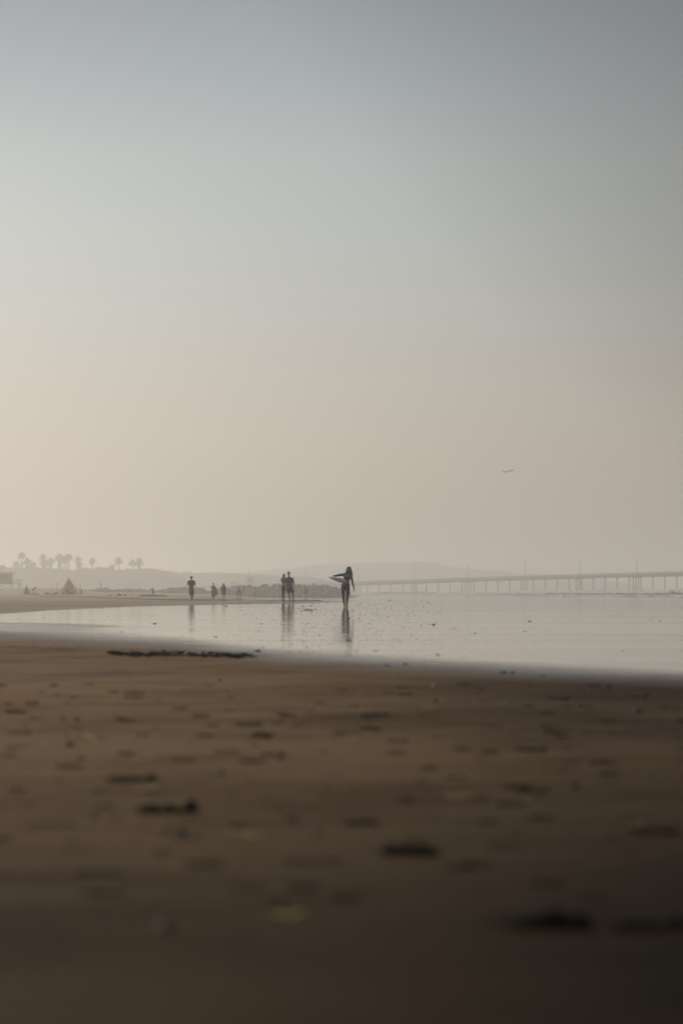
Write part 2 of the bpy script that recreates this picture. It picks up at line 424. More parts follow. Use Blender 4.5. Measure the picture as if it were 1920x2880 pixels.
M_foam = mat('foam_white', (.90, .86, .77), .9, .2, .12, .4)
_f = M_foam.node_tree.nodes['Principled BSDF']; _f.inputs['Roughness'].default_value = 1
fb = MB()
rf = random.Random(5)
for k, u0, u1, step in ((0, 960, 2250, 1.1), (1, 1230, 2300, 1.6), (2, 1050, 2300, 2.6)):
    u = u0
    while u < u1:
        fade = sstep(u0, u0 + 350, u)
        dens = noise.noise(Vector((u / 70.0, k * 5, 3))) + .45 * fade + (.15 if k < 2 else -.05)
        if rf.random() < dens + .6:
            for q in range(2):
                d = wave_d(u, k) + rf.uniform(-6, 2)
                x = (u - 960) / F * d; z = sea_z(u, d); s = rf.uniform(.5, 1.0) * (.55 + .3 * k)
                fb.ell((x, d, z + rf.uniform(-.05, .10)), s * rf.uniform(1, 2.6), s * 1.4, s * rf.uniform(.22, .5), n=6, m=4)
        u += step * rf.uniform(.6, 1.5)
foam = fb.build('sea_foam', M_foam, None, True)
tag(foam, 'white broken foam along the crests of the low waves', 'foam', None, 'stuff')
M_stone = mat('dark_rock', (.085, .078, .068), .85, .3, .35, 1.2)

# ------------------------------------------------------------------ hills and bluff
def hill(name, prof, d, mt, label, depth=150, jag=.3, step=4):
    vs = []; us = []
    u = prof[0][0]
    while u <= prof[-1][0]: us.append(u); u += step
    for u in us:
        y = lerp_tab(prof, u) + jag * noise.noise(Vector((u / 5.0, d, 0))) * 2
        top = CAM_H + (HY - y) / F * d
        for dy, k in ((-.25 * depth, -.0), (-.2 * depth, .55), (-.12 * depth, .8), (0, 1.0), (.35 * depth, .93), (1.2 * depth, 0)):
            dd = d + dy
            vs.append(((u - 960) / F * d, dd, -1 + (top + 1) * k))
    m_ = 6
    fs = [(i * m_ + j, i * m_ + j + 1, (i + 1) * m_ + j + 1, (i + 1) * m_ + j) for i in range(len(us) - 1) for j in range(m_ - 1)]
    o = mesh_obj(name, vs, fs, mt, None, False)
    tag(o, label, None, None, 'structure'); return o
M_scrub = mat('scrub_slope', (.075, .078, .05), .95, .1, .4, .06)
BLUFF = [(-700, 1600), (-60, 1596), (0, 1594), (15, 1594), (22, 1598), (41, 1597), (110, 1598), (160, 1600), (199, 1603), (201, 1609), (212, 1604), (222, 1601), (260, 1600),
         (318, 1603), (335, 1606), (350, 1605), (360, 1602), (392, 1602), (420, 1600), (440, 1602), (450, 1606)]
hill('bluff', BLUFF + [(475, 1608), (500, 1616), (530, 1662)], 1200, M_scrub, 'hazy grassy bluff behind the tents with palm trees on its top', 120, .6, 3)
FAR2 = [(380, 1604), (443, 1603), (461, 1609), (489, 1610), (501, 1616), (515, 1613), (530, 1611), (545, 1616), (571, 1616), (600, 1615), (632, 1617), (669, 1616), (700, 1620), (760, 1622), (860, 1626), (960, 1640), (1000, 1661)]
hill('hill', FAR2, 1400, M_scrub, 'low fading ridge of scrub behind the boulders', 150, .5)
FAR3 = [(640, 1622), (700, 1612), (760, 1606), (830, 1600), (870, 1594), (900, 1592), (960, 1590), (1005, 1586), (1040, 1585), (1123, 1586), (1180, 1583), (1219, 1584), (1241, 1591), (1270, 1597), (1298, 1599), (1346, 1604), (1400, 1609), (1438, 1609), (1445, 1616), (1500, 1616), (1560, 1618), (1640, 1624), (1760, 1640), (1850, 1661)]
hill('hill', FAR3, 2150, M_scrub, 'farthest headland fading into the haze above the pier', 200, .9)

M_leaf = mat('hazy_foliage', (.07, .08, .045), .9, .2, .4, .5)
def leaves(b, c, rx, ry, rz, n, size, rnd):
    c = Vector(c)
    for _ in range(n):
        while True:
            q = Vector((rnd.uniform(-1, 1), rnd.uniform(-1, 1), rnd.uniform(-1, 1)))
            if q.length < 1: break
        q = q * (.55 + .45 * rnd.random())
        p = c + Vector((q.x * rx, q.y * ry, q.z * rz))
        a = Vector((rnd.gauss(0, 1), rnd.gauss(0, 1), rnd.gauss(0, 1))).normalized()
        t = a.orthogonal().normalized(); t = Matrix.Rotation(rnd.uniform(0, 6.3), 3, a) @ t; w = a.cross(t)
        s = size * rnd.uniform(.6, 1.3)
        b.add([p - t * s, p + w * s * .5, p + t * s, p - w * s * .5], [(0, 1, 2, 3)])
fb = MB(); rt = random.Random(8)
for prof, d, u0, u1, st, sz in ((FAR2, 1390, 445, 950, 4.0, 1.3), (FAR3, 2150, 700, 1640, 5, 1.7), (BLUFF, 1190, 30, 450, 5.5, .7)):
    u = u0
    while u < u1:
        y = lerp_tab(prof, u); h = rt.uniform(.6, 1.6) * sz
        c = P(u, y, d); leaves(fb, c, h * 1.5, h, h, 34, sz * .36, rt)
        u += st * rt.uniform(.5, 1.8)
woods = fb.build('woods', M_leaf)
tag(woods, 'far-off woods and scrub lining the hill tops in the haze', 'woods', None, 'stuff')

# ------------------------------------------------------------------ palms and shrubs
M_trunk = mat('palm_bark', (.11, .09, .065), .95, .1, .3, 3)
M_frond = mat('palm_frond', (.065, .075, .042), .85, .2, .35, .7)
M_dead = mat('dead_frond', (.13, .105, .07), .95, .1, .3, 1)
def palm(u, yc, label, size=18, skirt=False, lean=0, d=1185, full=1.0, seed=0):
    rn = random.Random(seed + 77)
    px = d / F
    yb = lerp_tab(BLUFF, u) + 3
    base = P(u - lean, yb, d); top = P(u, yc + size * .05, d)
    h = top.z - base.z
    t = empty('palm_tree', base, 0, label, 'palm tree', 'palm trees along the top of the bluff')
    def loc(p): return Vector(p) - base
    tb = MB(); pts = []
    for k in range(7):
        s = k / 6; pts.append(Vector(((top.x - base.x) * s ** 1.5, 0, h * s)))
    tb.path(pts, [.38 - .12 * k / 6 for k in range(7)], 8)
    tb.build('trunk', M_trunk, t, True)
    cb = MB(); c = pts[-1]; Rr = size * px * .70
    nfr = int(46 * full)
    for i in range(nfr):
        az = i * 2.399 + rn.uniform(-.2, .2); e0 = radians(rn.choice([80, 60, 44, 30, 16, 4, -10, -26]) + rn.uniform(-8, 8))
        ln = Rr * rn.uniform(.85, 1.12); drop = ln * rn.uniform(.12, .42)
        hd = Vector((cos(az), sin(az), 0)); prev = None; side = Vector((-sin(az), cos(az), 0))
        K = 6
        pp = [c + hd * ln * cos(e0) * (k / K) + Vector((0, 0, ln * sin(e0) * (k / K) - drop * (k / K) ** 2.2)) for k in range(K + 1)]
        for k in range(K):
            a, b_ = pp[k], pp[k + 1]; w = Rr * .05
            cb.add([a - side * w, a + side * w, b_ + side * w, b_ - side * w], [(0, 1, 2, 3)])
            if k >= 1:
                wl = Rr * .34 * sin(pi * (k + .6) / (K + 1))
                for sg in (-1, 1):
                    for q in (0, .5):
                        m_ = a.lerp(b_, q); tip = m_ + side * sg * wl + (b_ - a) * .9 - Vector((0, 0, wl * rn.uniform(.2, .7)))
                        cb.add([m_, a.lerp(b_, q + .4), tip], [(0, 1, 2)])
    # dense heart of the crown
    leaves(cb, c, Rr * .5, Rr * .5, Rr * .5, 90, Rr * .14, rn)
    cb.build('crown', M_frond, t)
    if skirt:
        sb = MB()
        for i in range(70):
            az = rn.uniform(0, 6.28); z0 = -rn.random() * Rr * 1.3; o_ = c + Vector((cos(az) * .2, sin(az) * .2, z0))
            ln = Rr * rn.uniform(.5, .85); tip = o_ + Vector((cos(az) * ln * .6, sin(az) * ln * .6, -ln * .75)); sd_ = Vector((-sin(az), cos(az), 0)) * Rr * .09
            md = o_.lerp(tip, .5) + Vector((0, 0, ln * .12))
            sb.add([o_, md - sd_, tip, md + sd_], [(0, 1, 2, 3)])
        sb.build('skirt', M_dead, t)
    return t
PALMS = [
    (62, 1562, 'tall palm standing above its neighbours at the left end of the bluff', 21, False, 1, 1),
    (47, 1586, 'short low palm just left of the tall leftmost palm', 19, False, 0, 1),
    (78, 1583, 'broad bushy palm right of the tall leftmost palm', 26, True, 0, 1.4),
    (95, 1588, 'spiky low palm at the right of the first palm clump', 17, False, 0, 1),
    (122, 1568, 'tall palm at the left of the second clump, above a low palm', 21, False, 0, 1),
    (125, 1583, 'low palm under the tall palm that starts the second clump', 20, True, 0, 1),
    (143, 1578, 'medium palm with shaggy skirt in the middle of the second clump', 20, True, 0, 1.2),
    (169, 1569, 'thick palm with full dark crown left of three thin trunks', 24, True, 0, 1.5),
    (181, 1575, 'palm with slim bare trunk wedged behind the thick dark crown', 17, False, 0, 1),
    (188, 1568, 'thin-trunked palm in the middle of the dense crown row', 19, False, 0, 1.1),
    (194, 1566, 'thin-trunked palm at the right end of the dense crown row', 19, False, 0, 1),
    (220, 1573, 'shaggy palm standing alone right of the gap in the bluff', 18, True, 0, 1.2),
    (224, 1586, 'lower drooping palm touching the shaggy palm right of the gap', 17, True, 0, 1),
    (260, 1577, 'small solitary palm with round crown and clean thin trunk', 18, False, 0, 1),
    (315, 1595, 'stubby palm whose crown barely clears the bluff top', 18, False, 0, 1),
    (334, 1576, 'palm with round open crown right of the stubby palm', 20, False, -1, 1),
    (373, 1582, 'left palm of the last pair, with a flat-bottomed crown', 19, False, 0, 1.2),
    (392, 1579, 'right palm of the last pair, fuller and with thicker trunk', 20, True, 0, 1.4)]
for i, (u, y, lb, s, sk, ln, fl) in enumerate(PALMS): palm(u, y, lb, s, sk, ln, 1185 + (i % 3) * 6, fl, i)
for i, (u, y, w, lb) in enumerate([(241, 1598, 17, 'rounded shrub on the bluff left of the small solitary palm'), (279, 1598, 23, 'wide shrub on the bluff right of the small solitary palm'),
                                   (295, 1598, 19, 'shrub with spiky top left of the stubby palm'), (342, 1602, 16, 'shrub at the foot of the palm with round open crown'),
                                   (8, 1596, 22, 'low flat shrub at the left end of the bluff beside the mast')]):
    t = empty('shrub', P(u, lerp_tab(BLUFF, u) + 4, 1180), 0, lb, 'shrub', 'shrubs on top of the bluff')
    rn = random.Random(i); b = MB(); px = 1180 / F
    for k in range(5): leaves(b, (rn.uniform(-.5, .5) * w * px * .6, 0, rn.uniform(.3, .9) * w * px * .3), w * px * .32, 1.2, w * px * .27, 90, .32, rn)
    b.build('crown', M_leaf, t)
    b = MB()
    for k in range(3): b.tube((k * .3 - .3, 0, -.4), (k * .5 - .5, 0, w * px * .25), .08, .04, 6)
    b.build('stem', M_trunk, t)

# ------------------------------------------------------------------ jetty of boulders
M_boulder = mat('jetty_rock', (.21, .20, .165), .9, .25, .35, .5)
def boulder_mesh(seed):
    bm = bmesh.new(); bmesh.ops.create_icosphere(bm, subdivisions=3, radius=1)
    off = Vector((seed * 3.1, seed * 1.7, 0))
    for v in bm.verts:
        n0 = v.co.normalized()
        # chipped facets plus broad lumps
        r = 1 + .34 * noise.noise(n0 * 1.3 + off) + .10 * noise.noise(n0 * 4 + off)
        c = n0 * r
        for ax in range(2):
            lim = .88 + .1 * noise.noise(Vector((ax, seed, 1)))
            c[ax] = max(-lim, min(lim, c[ax]))
        v.co = c + n0 * .04 * noise.noise(n0 * 9 + off)
    me = bpy.data.meshes.new('boulder'); bm.to_mesh(me); bm.free(); me.materials.append(M_boulder)
    me.polygons.foreach_set('use_smooth', [True] * len(me.polygons)); return me
BM = [boulder_mesh(s) for s in range(7)]
rb = random.Random(21)
def boulder(u, ytop, wpx, d, label, group='boulders of the jetty', hscale=1):
    px = d / F; w = wpx * px / 2 / .85
    top = CAM_H + (HY - ytop) * px; gz = ground_z(u, d) - .3
    h = max(.35, (top - gz) / 2 * hscale)
    o = bpy.data.objects.new('boulder', rb.choice(BM)); COL.objects.link(o)
    o.scale = (w, w * rb.uniform(.7, 1.1), h); o.rotation_euler = (rb.uniform(-.06, .06), rb.uniform(-.08, .08), 0)
    o.location = ((u - 960) * px, d, top - h * 1.0)
    return tag(o, label, 'boulder', group)
# the separate rocks of the thin left end (photo column, top row, width, label)
for u, y, w, lb in [(241, 1658, 14, 'small rounded rock just right of the big tent'), (262, 1656.5, 22, 'low sloping rock left of the long humped rock'),
                    (284, 1653, 34, 'long humped rock with a post on top, right of the tent'), (299, 1653, 22, 'rounded rock against the right side of the long humped rock'),
                    (314, 1656.5, 24, 'flat rock in the middle of the left rock row'), (334, 1656, 19, 'rock on the left side of the narrow gap'),
                    (356, 1654, 28, 'large rounded rock on the right side of the narrow gap'), (374, 1656, 20, 'rock behind the pale upright bag'),
                    (391, 1656, 22, 'domed rock left of the paired small domes'), (410, 1657.5, 19, 'small domed rock left of the crouching person'),
                    (427, 1655, 17, 'round upright rock right behind the crouching person'), (449, 1658, 20, 'low rock right of the crouching person')]:
    boulder(u, y, w, 560, lb)
TOPB = [(440, 1660), (462, 1655), (472, 1651.5), (484, 1654), (492, 1653), (502, 1657), (511, 1648), (522, 1650), (534, 1655), (548, 1652), (562, 1650), (574, 1654), (582, 1660), (596, 1660), (612, 1654), (626, 1651.5), (640, 1652), (655, 1650), (666, 1648.5), (680, 1646), (700, 1646), (716, 1646), (724, 1650), (734, 1647), (747, 1643), (751, 1656), (757, 1647), (775, 1643), (790, 1642), (820, 1643), (835, 1645), (850, 1646), (870, 1647), (884, 1643), (905, 1645), (925, 1646), (936, 1648), (945, 1652), (952, 1654), (970, 1655)]
u = 452
front_labels = 'grey boulder heaped in the hazy jetty behind the walkers'
while u < 962:
    w = rb.uniform(11, 24); y = lerp_tab(TOPB, u + w / 2) + rb.uniform(-1.2, 1.2)
    boulder(u + w / 2, y, w * 1.25, lerp_tab([(450, 520), (960, 470)], u) + rb.uniform(-6, 6), front_labels); u += w * .8
u = 470
while u < 965:
    w = rb.uniform(14, 26); y = lerp_tab(TOPB, u + w / 2) + rb.uniform(5, 12)
    if y < 1676: boulder(u + w / 2, y, w * 1.3, lerp_tab([(450, 508), (960, 458)], u) + rb.uniform(-3, 3), front_labels)
    u += w * .75
u = 560
while u < 960:
    w = rb.uniform(14, 24); y = lerp_tab(TOPB, u + w / 2) + rb.uniform(16, 24)
    boulder(u + w / 2, min(y, 1675), w * 1.3, lerp_tab([(450, 500), (960, 448)], u) + rb.uniform(-3, 3), front_labels); u += w * .8
boulder(982, 1677, 30, 440, 'low dark rock lying flat on the wet sand right of the surfer', None)
boulder(996, 1672.5, 26, 620, 'humped dark rock at the tip of the jetty, right of the surfer', None)

# ------------------------------------------------------------------ pier
M_conc = mat('pier_concrete', (.16, .155, .14), .9, .2, .2, .3)
M_metal = mat('grey_metal', (.12, .12, .115), .5, .5, .15, 2)
def pier_d(u): return lerp_tab([(560, 1075), (1000, 1040), (1920, 985), (2600, 950)], u)
def deck_y(u): return lerp_tab([(560, 1648), (861, 1640.5), (1005, 1635.5), (1165, 1630), (1317, 1624.5), (1475, 1619.5), (1629, 1615), (1789, 1610.5), (1920, 1607.5), (2600, 1592)], u)
def deck_h(u): return lerp_tab([(560, 8), (1005, 11.5), (1920, 13)], u)
pier = empty('pier', P(1500, 1671, pier_d(1500)), 0, 'long concrete pier on slim pilings running out into the sea at the right', 'pier')
pb = Vector(pier.location)
dk = MB(); rl = MB()
us = list(range(560, 2600, 34))
for a, b_ in zip(us, us[1:]):
    q = []
    for u in (a, b_):
        d = pier_d(u); t = P(u, deck_y(u) + 5.2, d); bt = P(u, deck_y(u) + deck_h(u), d)
        for dy in (0, 7): q += [Vector((t.x, d + dy, t.z)) - pb, Vector((bt.x, d + dy, bt.z)) - pb]
    dk.add(q, [(0, 1, 5, 4), (2, 6, 7, 3), (0, 4, 6, 2), (1, 3, 7, 5)])
    for dy in (0.1, 6.9):
        p0 = P(a, deck_y(a), pier_d(a)) - pb; p1 = P(b_, deck_y(b_), pier_d(b_)) - pb
        o_ = Vector((0, dy, 0))
        for h in (0, .28, .56): rl.tube(p0 + o_ - Vector((0, 0, h)), p1 + o_ - Vector((0, 0, h)), .07, n=4)
        for s in (0, .25, .5, .75):
            pp = p0.lerp(p1, s) + o_; rl.tube(pp, pp - Vector((0, 0, .85)), .09, n=4)
        for s in range(24):
            pp = p0.lerp(p1, s / 24) + o_; rl.tube(pp - Vector((0, 0, .02)), pp - Vector((0, 0, .8)), .03, n=3)
dk.build('deck', M_conc, pier); rl.build('railing', M_metal, pier)
LAMPS = [700, 861, 1005, 1165, 1317, 1475, 1629, 1789, 1951]
pils = []
u = 1033 - 33.3 * 4
while u < 2150: pils.append(u); u += 33.3 + (u - 1000) / 900 * .5
for l_ in LAMPS[2:]: pils += [l_ - 7.5, l_, l_ + 7.5]
for u in pils:
    for dy in (3.5,):
        d = pier_d(u) + dy; t = P(u, deck_y(u) + deck_h(u) - .3, pier_d(u)); t = Vector((t.x, d, t.z)) - pb
        b = MB(); b.tube((t.x, t.y, -2.5), (t.x, t.y, t.z), .23, n=8)
        b.box((t.x, t.y, t.z - .15), (.55, 5.5, .4))
        b.build('piling', M_conc, pier, True)
for i, u in enumerate(LAMPS):
    d = pier_d(u) + 3.5; base = P(u, deck_y(u) + 5, d); H = 45 * d / F
    t = empty('lamp_post', base, 0, None, 'lamp post', 'lamp posts along the pier')
    tag(t, ['lamp post left of the surfer, half hidden by the far hut', 'lamp post between the couple and the surfer, above the jetty', 'lamp post right beside the surfer at the near end of the pier',
            'second pier lamp post right of the surfer', 'third pier lamp post right of the surfer', 'middle lamp post of the pier, where the headland fades out', 'third lamp post from the right on the pier',
            'rightmost visible lamp post on the pier', 'pier lamp post just beyond the right edge'][i])
    b = MB(); b.path([(0, 0, -.6), (0, 0, H * .3), (0, 0, H)], [.17, .13, .07], 8); b.build('pole', M_metal, t, True)
    b = MB(); b.ell((0, 0, H * .87), .27, .27, .3); b.tube((-.35, 0, H * .87), (.35, 0, H * .87), .05); b.build('lamp_head', M_metal, t, True)

# ------------------------------------------------------------------ lifeguard towers
M_paint = mat('faded_paint', (.20, .215, .22), .8, .2, .12, .6)
M_wood = mat('weathered_wood', (.22, .19, .15), .9, .2, .2, 1)
M_glass = mat('dark_window', (.03, .035, .04), .2, .5, .1, 1)
def tower(u0, u1, yroof, ydeck, ybase, d, label, mast=0, rail_side=1):
    px = d / F; um = (u0 + u1) / 2; base = P(um, ybase, d)
    t = empty('lifeguard_tower', base, 0, label, 'lifeguard tower', None)
    w = (u1 - u0) * px; zr = (ybase - yroof) * px; zd = (ybase - ydeck) * px
    b = MB()   # cabin with outward leaning side
    hw = w / 2; dp = 2.6
    vs = []
    for (z, e) in ((zd + .1, -.12), (zr - .15, .0)):
        vs += [(-hw - e, 0, z), (hw + e, 0, z), (hw + e, dp, z), (-hw - e, dp, z)]
    b.add(vs, [(0, 1, 5, 4), (1, 2, 6, 5), (2, 3, 7, 6), (3, 0, 4, 7), (3, 2, 1, 0), (4, 5, 6, 7)]); b.build('cabin', M_paint, t)
    b = MB(); b.add([(-hw - .4, -.5, zr - .12), (hw + .9, -.5, zr + .05), (hw + .9, dp + .5, zr + .05), (-hw - .4, dp + .5, zr - .12),
                     (-hw - .4, -.5, zr + .03), (hw + .9, -.5, zr + .2), (hw + .9, dp + .5, zr + .2), (-hw - .4, dp + .5, zr + .03)],
                    [(0, 3, 2, 1), (4, 5, 6, 7), (0, 1, 5, 4), (1, 2, 6, 5), (2, 3, 7, 6), (3, 0, 4, 7)]); b.build('roof', M_paint, t)
    b = MB(); b.box((0, -.03, (zd + zr) / 2 + .3), (w * .6, .04, (zr - zd) * .35)); b.build('window', M_glass, t)
    b = MB(); b.box((.9, dp / 2 - .3, zd), (w + 2.4, dp + 1.4, .16)); b.build('platform', M_wood, t)
    b = MB(); z1 = zd + 1.15; xr = hw + 2.0
    for x in (hw + .2, hw + .8, hw + 1.4, xr):
        for y in (-.9, dp + .3): b.tube((x, y, zd), (x, y, z1), .05, n=5)
    for y in (-.9, dp + .3):
        for z in (z1, zd + .6): b.tube((-hw, y, z), (xr, y, z), .05, n=5)
    b.tube((xr, -.9, z1), (xr, dp + .3, z1), .05, n=5); b.build('railing', M_wood, t)
    for x in (-hw + .2, hw - .1, hw + 1.8):
        for y in (-.6, dp):
            b = MB(); b.tube((x, y, -.5), (x, y, zd), .1, n=6); b.build('leg', M_wood, t)
    b = MB()
    for s in (-1, 1): b.tube((-hw * s, -.6, .1), (hw * s, -.6, zd - .1), .05, n=5)
    b.build('brace', M_wood, t)
    b = MB(); b.add([(-hw - 3.5, -.9, -.1), (-hw - 3.5, .1, -.1), (-hw, .1, zd), (-hw, -.9, zd), (-hw - 3.5, -.9, 0), (-hw - 3.5, .1, 0), (-hw, .1, zd + .1), (-hw, -.9, zd + .1)],
                    [(0, 1, 2, 3), (4, 7, 6, 5), (0, 3, 7, 4), (1, 5, 6, 2)]); b.build('ramp', M_wood, t)
    if mast:
        b = MB(); b.tube((0, 1, zr), (0, 1, zr + mast), .06, .04, n=6); b.build('mast', M_metal, t)
    return t
tower(-22, 33, 1610.5, 1642, 1657, 600, 'lifeguard tower with slanted roof and railed platform cut by the left edge', 1.8)
tower(371, 393, 1637, 1649, 1657, 1080, 'pale far hut below the last pair of palms, behind the rocks')
tower(650, 667, 1635, 1646, 1655, 1120, 'smaller and lower of two hazy huts behind the boulders')
tower(693, 714, 1623.5, 1640, 1655, 1050, 'taller of two hazy huts behind the boulders, below a lamp post')

# ------------------------------------------------------------------ tents and camp
M_tepee = mat('orange_canvas', (.62, .25, .10), .9, .1, .15, .8)
M_flap = mat('cream_canvas', (.80, .60, .34), .9, .1, .1, .8)
M_dark = mat('dark_cloth', (.045, .042, .04), .9, .1, .3, 3)
M_green = mat('green_bag', (.06, .075, .055), .85, .2, .3, 2)
TD = 400.0; tpx = TD / F
tz = ground_z(190, TD)
def zpt(u, d): return Vector(((u - 960) / F * d, d, ground_z(u, d)))
def tent(u0, ua, u1, ytop, label, m1, m2, d=TD, sides=8, flap=True):
    px = d / F; base = zpt((u0 + u1) / 2, d); h = CAM_H + (HY - ytop) * px - base.z
    t = empty('tent', base, 0, label, 'tent', None)
    r = (u1 - u0) * px / 2; ax = (ua - (u0 + u1) / 2) * px
    b = MB(); vs = []
    for k in range(sides * 3):
        f = 2 * pi * k / (sides * 3); rr = r * (1 if k % 3 == 0 else .965)
        vs.append((cos(f) * rr, sin(f) * rr, -.06))
    for k in range(sides * 3):
        f = 2 * pi * k / (sides * 3); rr = r * (.5 if k % 3 == 0 else .46)
        vs.append((ax * .5 + cos(f) * rr, sin(f) * rr, h * .49))
    top = len(vs); vs.append((ax, 0, h)); n3 = sides * 3
    fs = [(k, (k + 1) % n3, n3 + (k + 1) % n3, n3 + k) for k in range(n3)] + [(n3 + k, n3 + (k + 1) % n3, top) for k in range(n3)]
    b.add(vs, fs); b.build('canvas', m1, t)
    b = MB(); b.tube((ax, 0, h - .25), (ax, 0, h + .06), .09, .03, n=6); b.build('tip', M_dark, t)
    if flap:
        b = MB(); q = Vector((ax + .05, -.06, h * .97))
        b.add([(r * .62, -r * .80, 0), (r * 1.02, -r * .30, 0), (ax * .5 + r * .53, -r * .22, h * .5), q, (r * .60, -r * .84, .0), (ax * .5 + r * .36, -r * .42, h * .5)], [(0, 1, 2, 5), (5, 2, 3)])
        b.build('side_panel', m2, t)
        b = MB(); b.add([(-.35, -r * .99, 0), (.12, -r * 1.01, 0), (ax * .6 - .05, -r * .46, h * .55)], [(0, 1, 2)]); b.build('door', M_dark, t)
    for sx in (-1, 1):
        b = MB(); b.tube((ax * .3 + sx * r * .4, 0, h * .6), (sx * (r + .5), -.3, 0), .015, n=4); b.build('guy_rope', M_dark, t)
    return t
tent(165, 194, 226, 1625, 'tall pointed orange tent with cream side panel on the far dry sand', M_tepee, M_flap)
tent(65, 75, 88, 1646, 'small dark pointed tent left of the tall orange one', mat('brown_canvas', (.12, .10, .08), .9, .1, .2, 1), M_flap, 402, 6, False)

# bicycle before the tall tent
bk = empty('bicycle', zpt(180, 396.5), 0, 'dark bicycle parked in front of the tall orange tent', 'bicycle')
def torus(b, c, Rr, r, n=28, m=6):
    c = Vector(c); vs = []; 
    for i in range(n):
        f = 2 * pi * i / n
        for j in range(m):
            g = 2 * pi * j / m; vs.append(c + Vector(((Rr + r * cos(g)) * cos(f), r * sin(g), (Rr + r * cos(g)) * sin(f))))
    b.add(vs, [(i * m + j, ((i + 1) % n) * m + j, ((i + 1) % n) * m + (j + 1) % m, i * m + (j + 1) % m) for i in range(n) for j in range(m)])
for x in (-.56, .56):
    w = empty('wheel', (x, 0, .34)); w.parent = bk
    b = MB(); torus(b, (0, 0, 0), .33, .028); b.build('tyre', M_dark, w, True)
    b = MB()
    for k in range(12): b.tube((0, 0, 0), (cos(k * pi / 6) * .32, 0, sin(k * pi / 6) * .32), .004, n=3)
    b.tube((0, -.04, 0), (0, .04, 0), .03); b.build('spokes', M_metal, w)
b = MB(); fr = [(-.56, 0, .34), (-.05, 0, .32), (.42, 0, .78), (-.18, 0, .80), (-.05, 0, .32)]
for a_, c_ in zip(fr, fr[1:]): b.tube(a_, c_, .02)
b.tube((-.56, 0, .34), (-.18, 0, .80), .015); b.tube((.56, 0, .34), (.40, 0, .92), .018); b.build('frame', M_metal, bk)
b = MB(); b.tube((.40, 0, .92), (.38, 0, 1.0), .015); b.tube((.38, -.28, 1.02), (.38, .28, 1.02), .014); b.build('handlebar', M_metal, bk)
b = MB(); b.tube((-.18, 0, .8), (-.2, 0, .95), .014); b.ell((-.2, 0, .97), .13, .07, .035); b.build('saddle', M_dark, bk, True)
b = MB(); torus(b, (-.05, 0, .32), .09, .012, 16); b.tube((-.05, -.12, .32), (.0, -.12, .2), .012); b.tube((-.05, .12, .32), (-.1, .12, .44), .012); b.build('crank', M_metal, bk)

def blob(name, u, y, wpx, hpx, d, m, label, cat, group=None, kind=None, seed=0, dep=1.0):
    """soft sagging bundle: bag, towel, heap"""
    px = d / F; w = wpx * px / 2; h = hpx * px
    g = ground_z(u, d)
    bm = bmesh.new(); bmesh.ops.create_icosphere(bm, subdivisions=3, radius=1)
    for v in bm.verts:
        n0 = v.co.normalized(); s = 1 + .3 * noise.noise(n0 * 1.6 + Vector((seed, seed * 2, 0))) + .1 * noise.noise(n0 * 5 + Vector((seed, 0, 0)))
        v.co = Vector((n0.x * w * s, n0.y * w * s * dep, max(-.15, n0.z * .9 + .25) * h * s * .82))
    me = bpy.data.meshes.new(name); bm.to_mesh(me); bm.free(); me.materials.append(m); me.polygons.foreach_set('use_smooth', [True] * len(me.polygons))
    o = bpy.data.objects.new(name, me); COL.objects.link(o); o.location = ((u - 960) * px, d, g)
    return tag(o, label, cat, group, kind)
blob('bag', 148, 1670, 9, 5, 397, M_green, 'green rounded bag at the far left of the camp gear', 'bag', seed=1)
blob('bag', 158, 1670, 10, 8, 398, M_green, 'taller grey-green bag beside the bicycle wheel', 'bag', seed=2)
blob('blanket', 134, 1671, 16, 6, 400, M_dark, 'crumpled dark blanket left of the green bags', 'blanket', seed=3)
blob('bag', 201, 1671, 12, 9, 397, M_dark, 'dark bundle leaning on the right half of the tall tent', 'bag', seed=4)
blob('blanket', 100, 1672, 24, 5, 398, M_wood, 'sand-coloured blanket at the feet of the bending camper', 'blanket', seed=5)
blob('sand_pile', 309, 1676, 20, 3, 350, M_wood, 'low sand pile left of the two small dark mounds', 'sand pile', seed=6)
blob('bag', 336, 1676, 15, 5.5, 345, M_dark, 'dark humped bag lying on the beach, larger of two', 'bag', seed=7)
blob('bag', 352, 1677, 9, 4, 345, M_dark, 'smaller dark humped bag beside the larger one', 'bag', seed=8)
blob('bag', 367, 1677, 5, 6, 345, M_flap, 'pale upright bag on the dry sand below the rocks', 'bag', seed=9)
blob('seaweed_heap', 430, 1681, 84, 5.2, 318, mat('damp_heap', (.11, .09, .065), .95, .1, .3, 2), 'long low dark heap on the sand in front of the crouching person', 'seaweed', seed=10, dep=.35)
for u, y0, lb in ((145, 1645, 'thin pole planted left of the tall tent, nearer the small tent'), (161, 1641, 'thin pole with a knob just left of the tall tent'),
                  (217, 1644, 'thin pole sticking up behind the right slope of the tall tent'), (226, 1643, 'thicker post at the right foot of the tall tent')):
    g = zpt(u, 404); h = CAM_H + (HY - y0) * 404 / F - g.z
    b = MB(); b.tube((0, 0, -.2), (0, 0, h), .035 if u != 226 else .07, .025 if u != 226 else .05, n=6)
    if u == 161: b.ell((0, 0, h), .09, .09, .09)
    if u == 226: b.box((0, 0, h * .55), (.22, .05, .1))
    o = b.build('pole', M_dark); o.location = g; tag(o, lb, 'pole', 'poles around the tall tent')
g = zpt(284, 556); 
b = MB(); b.tube((0, 0, 0), (0, 0, 1.0), .13, .1); b.ell((0, 0, 1.05), .16, .16, .12)
o = b.build('marker_post', M_dark); o.location = P(284, 1653.6, 560); tag(o, 'short post standing on the long humped rock', 'post')

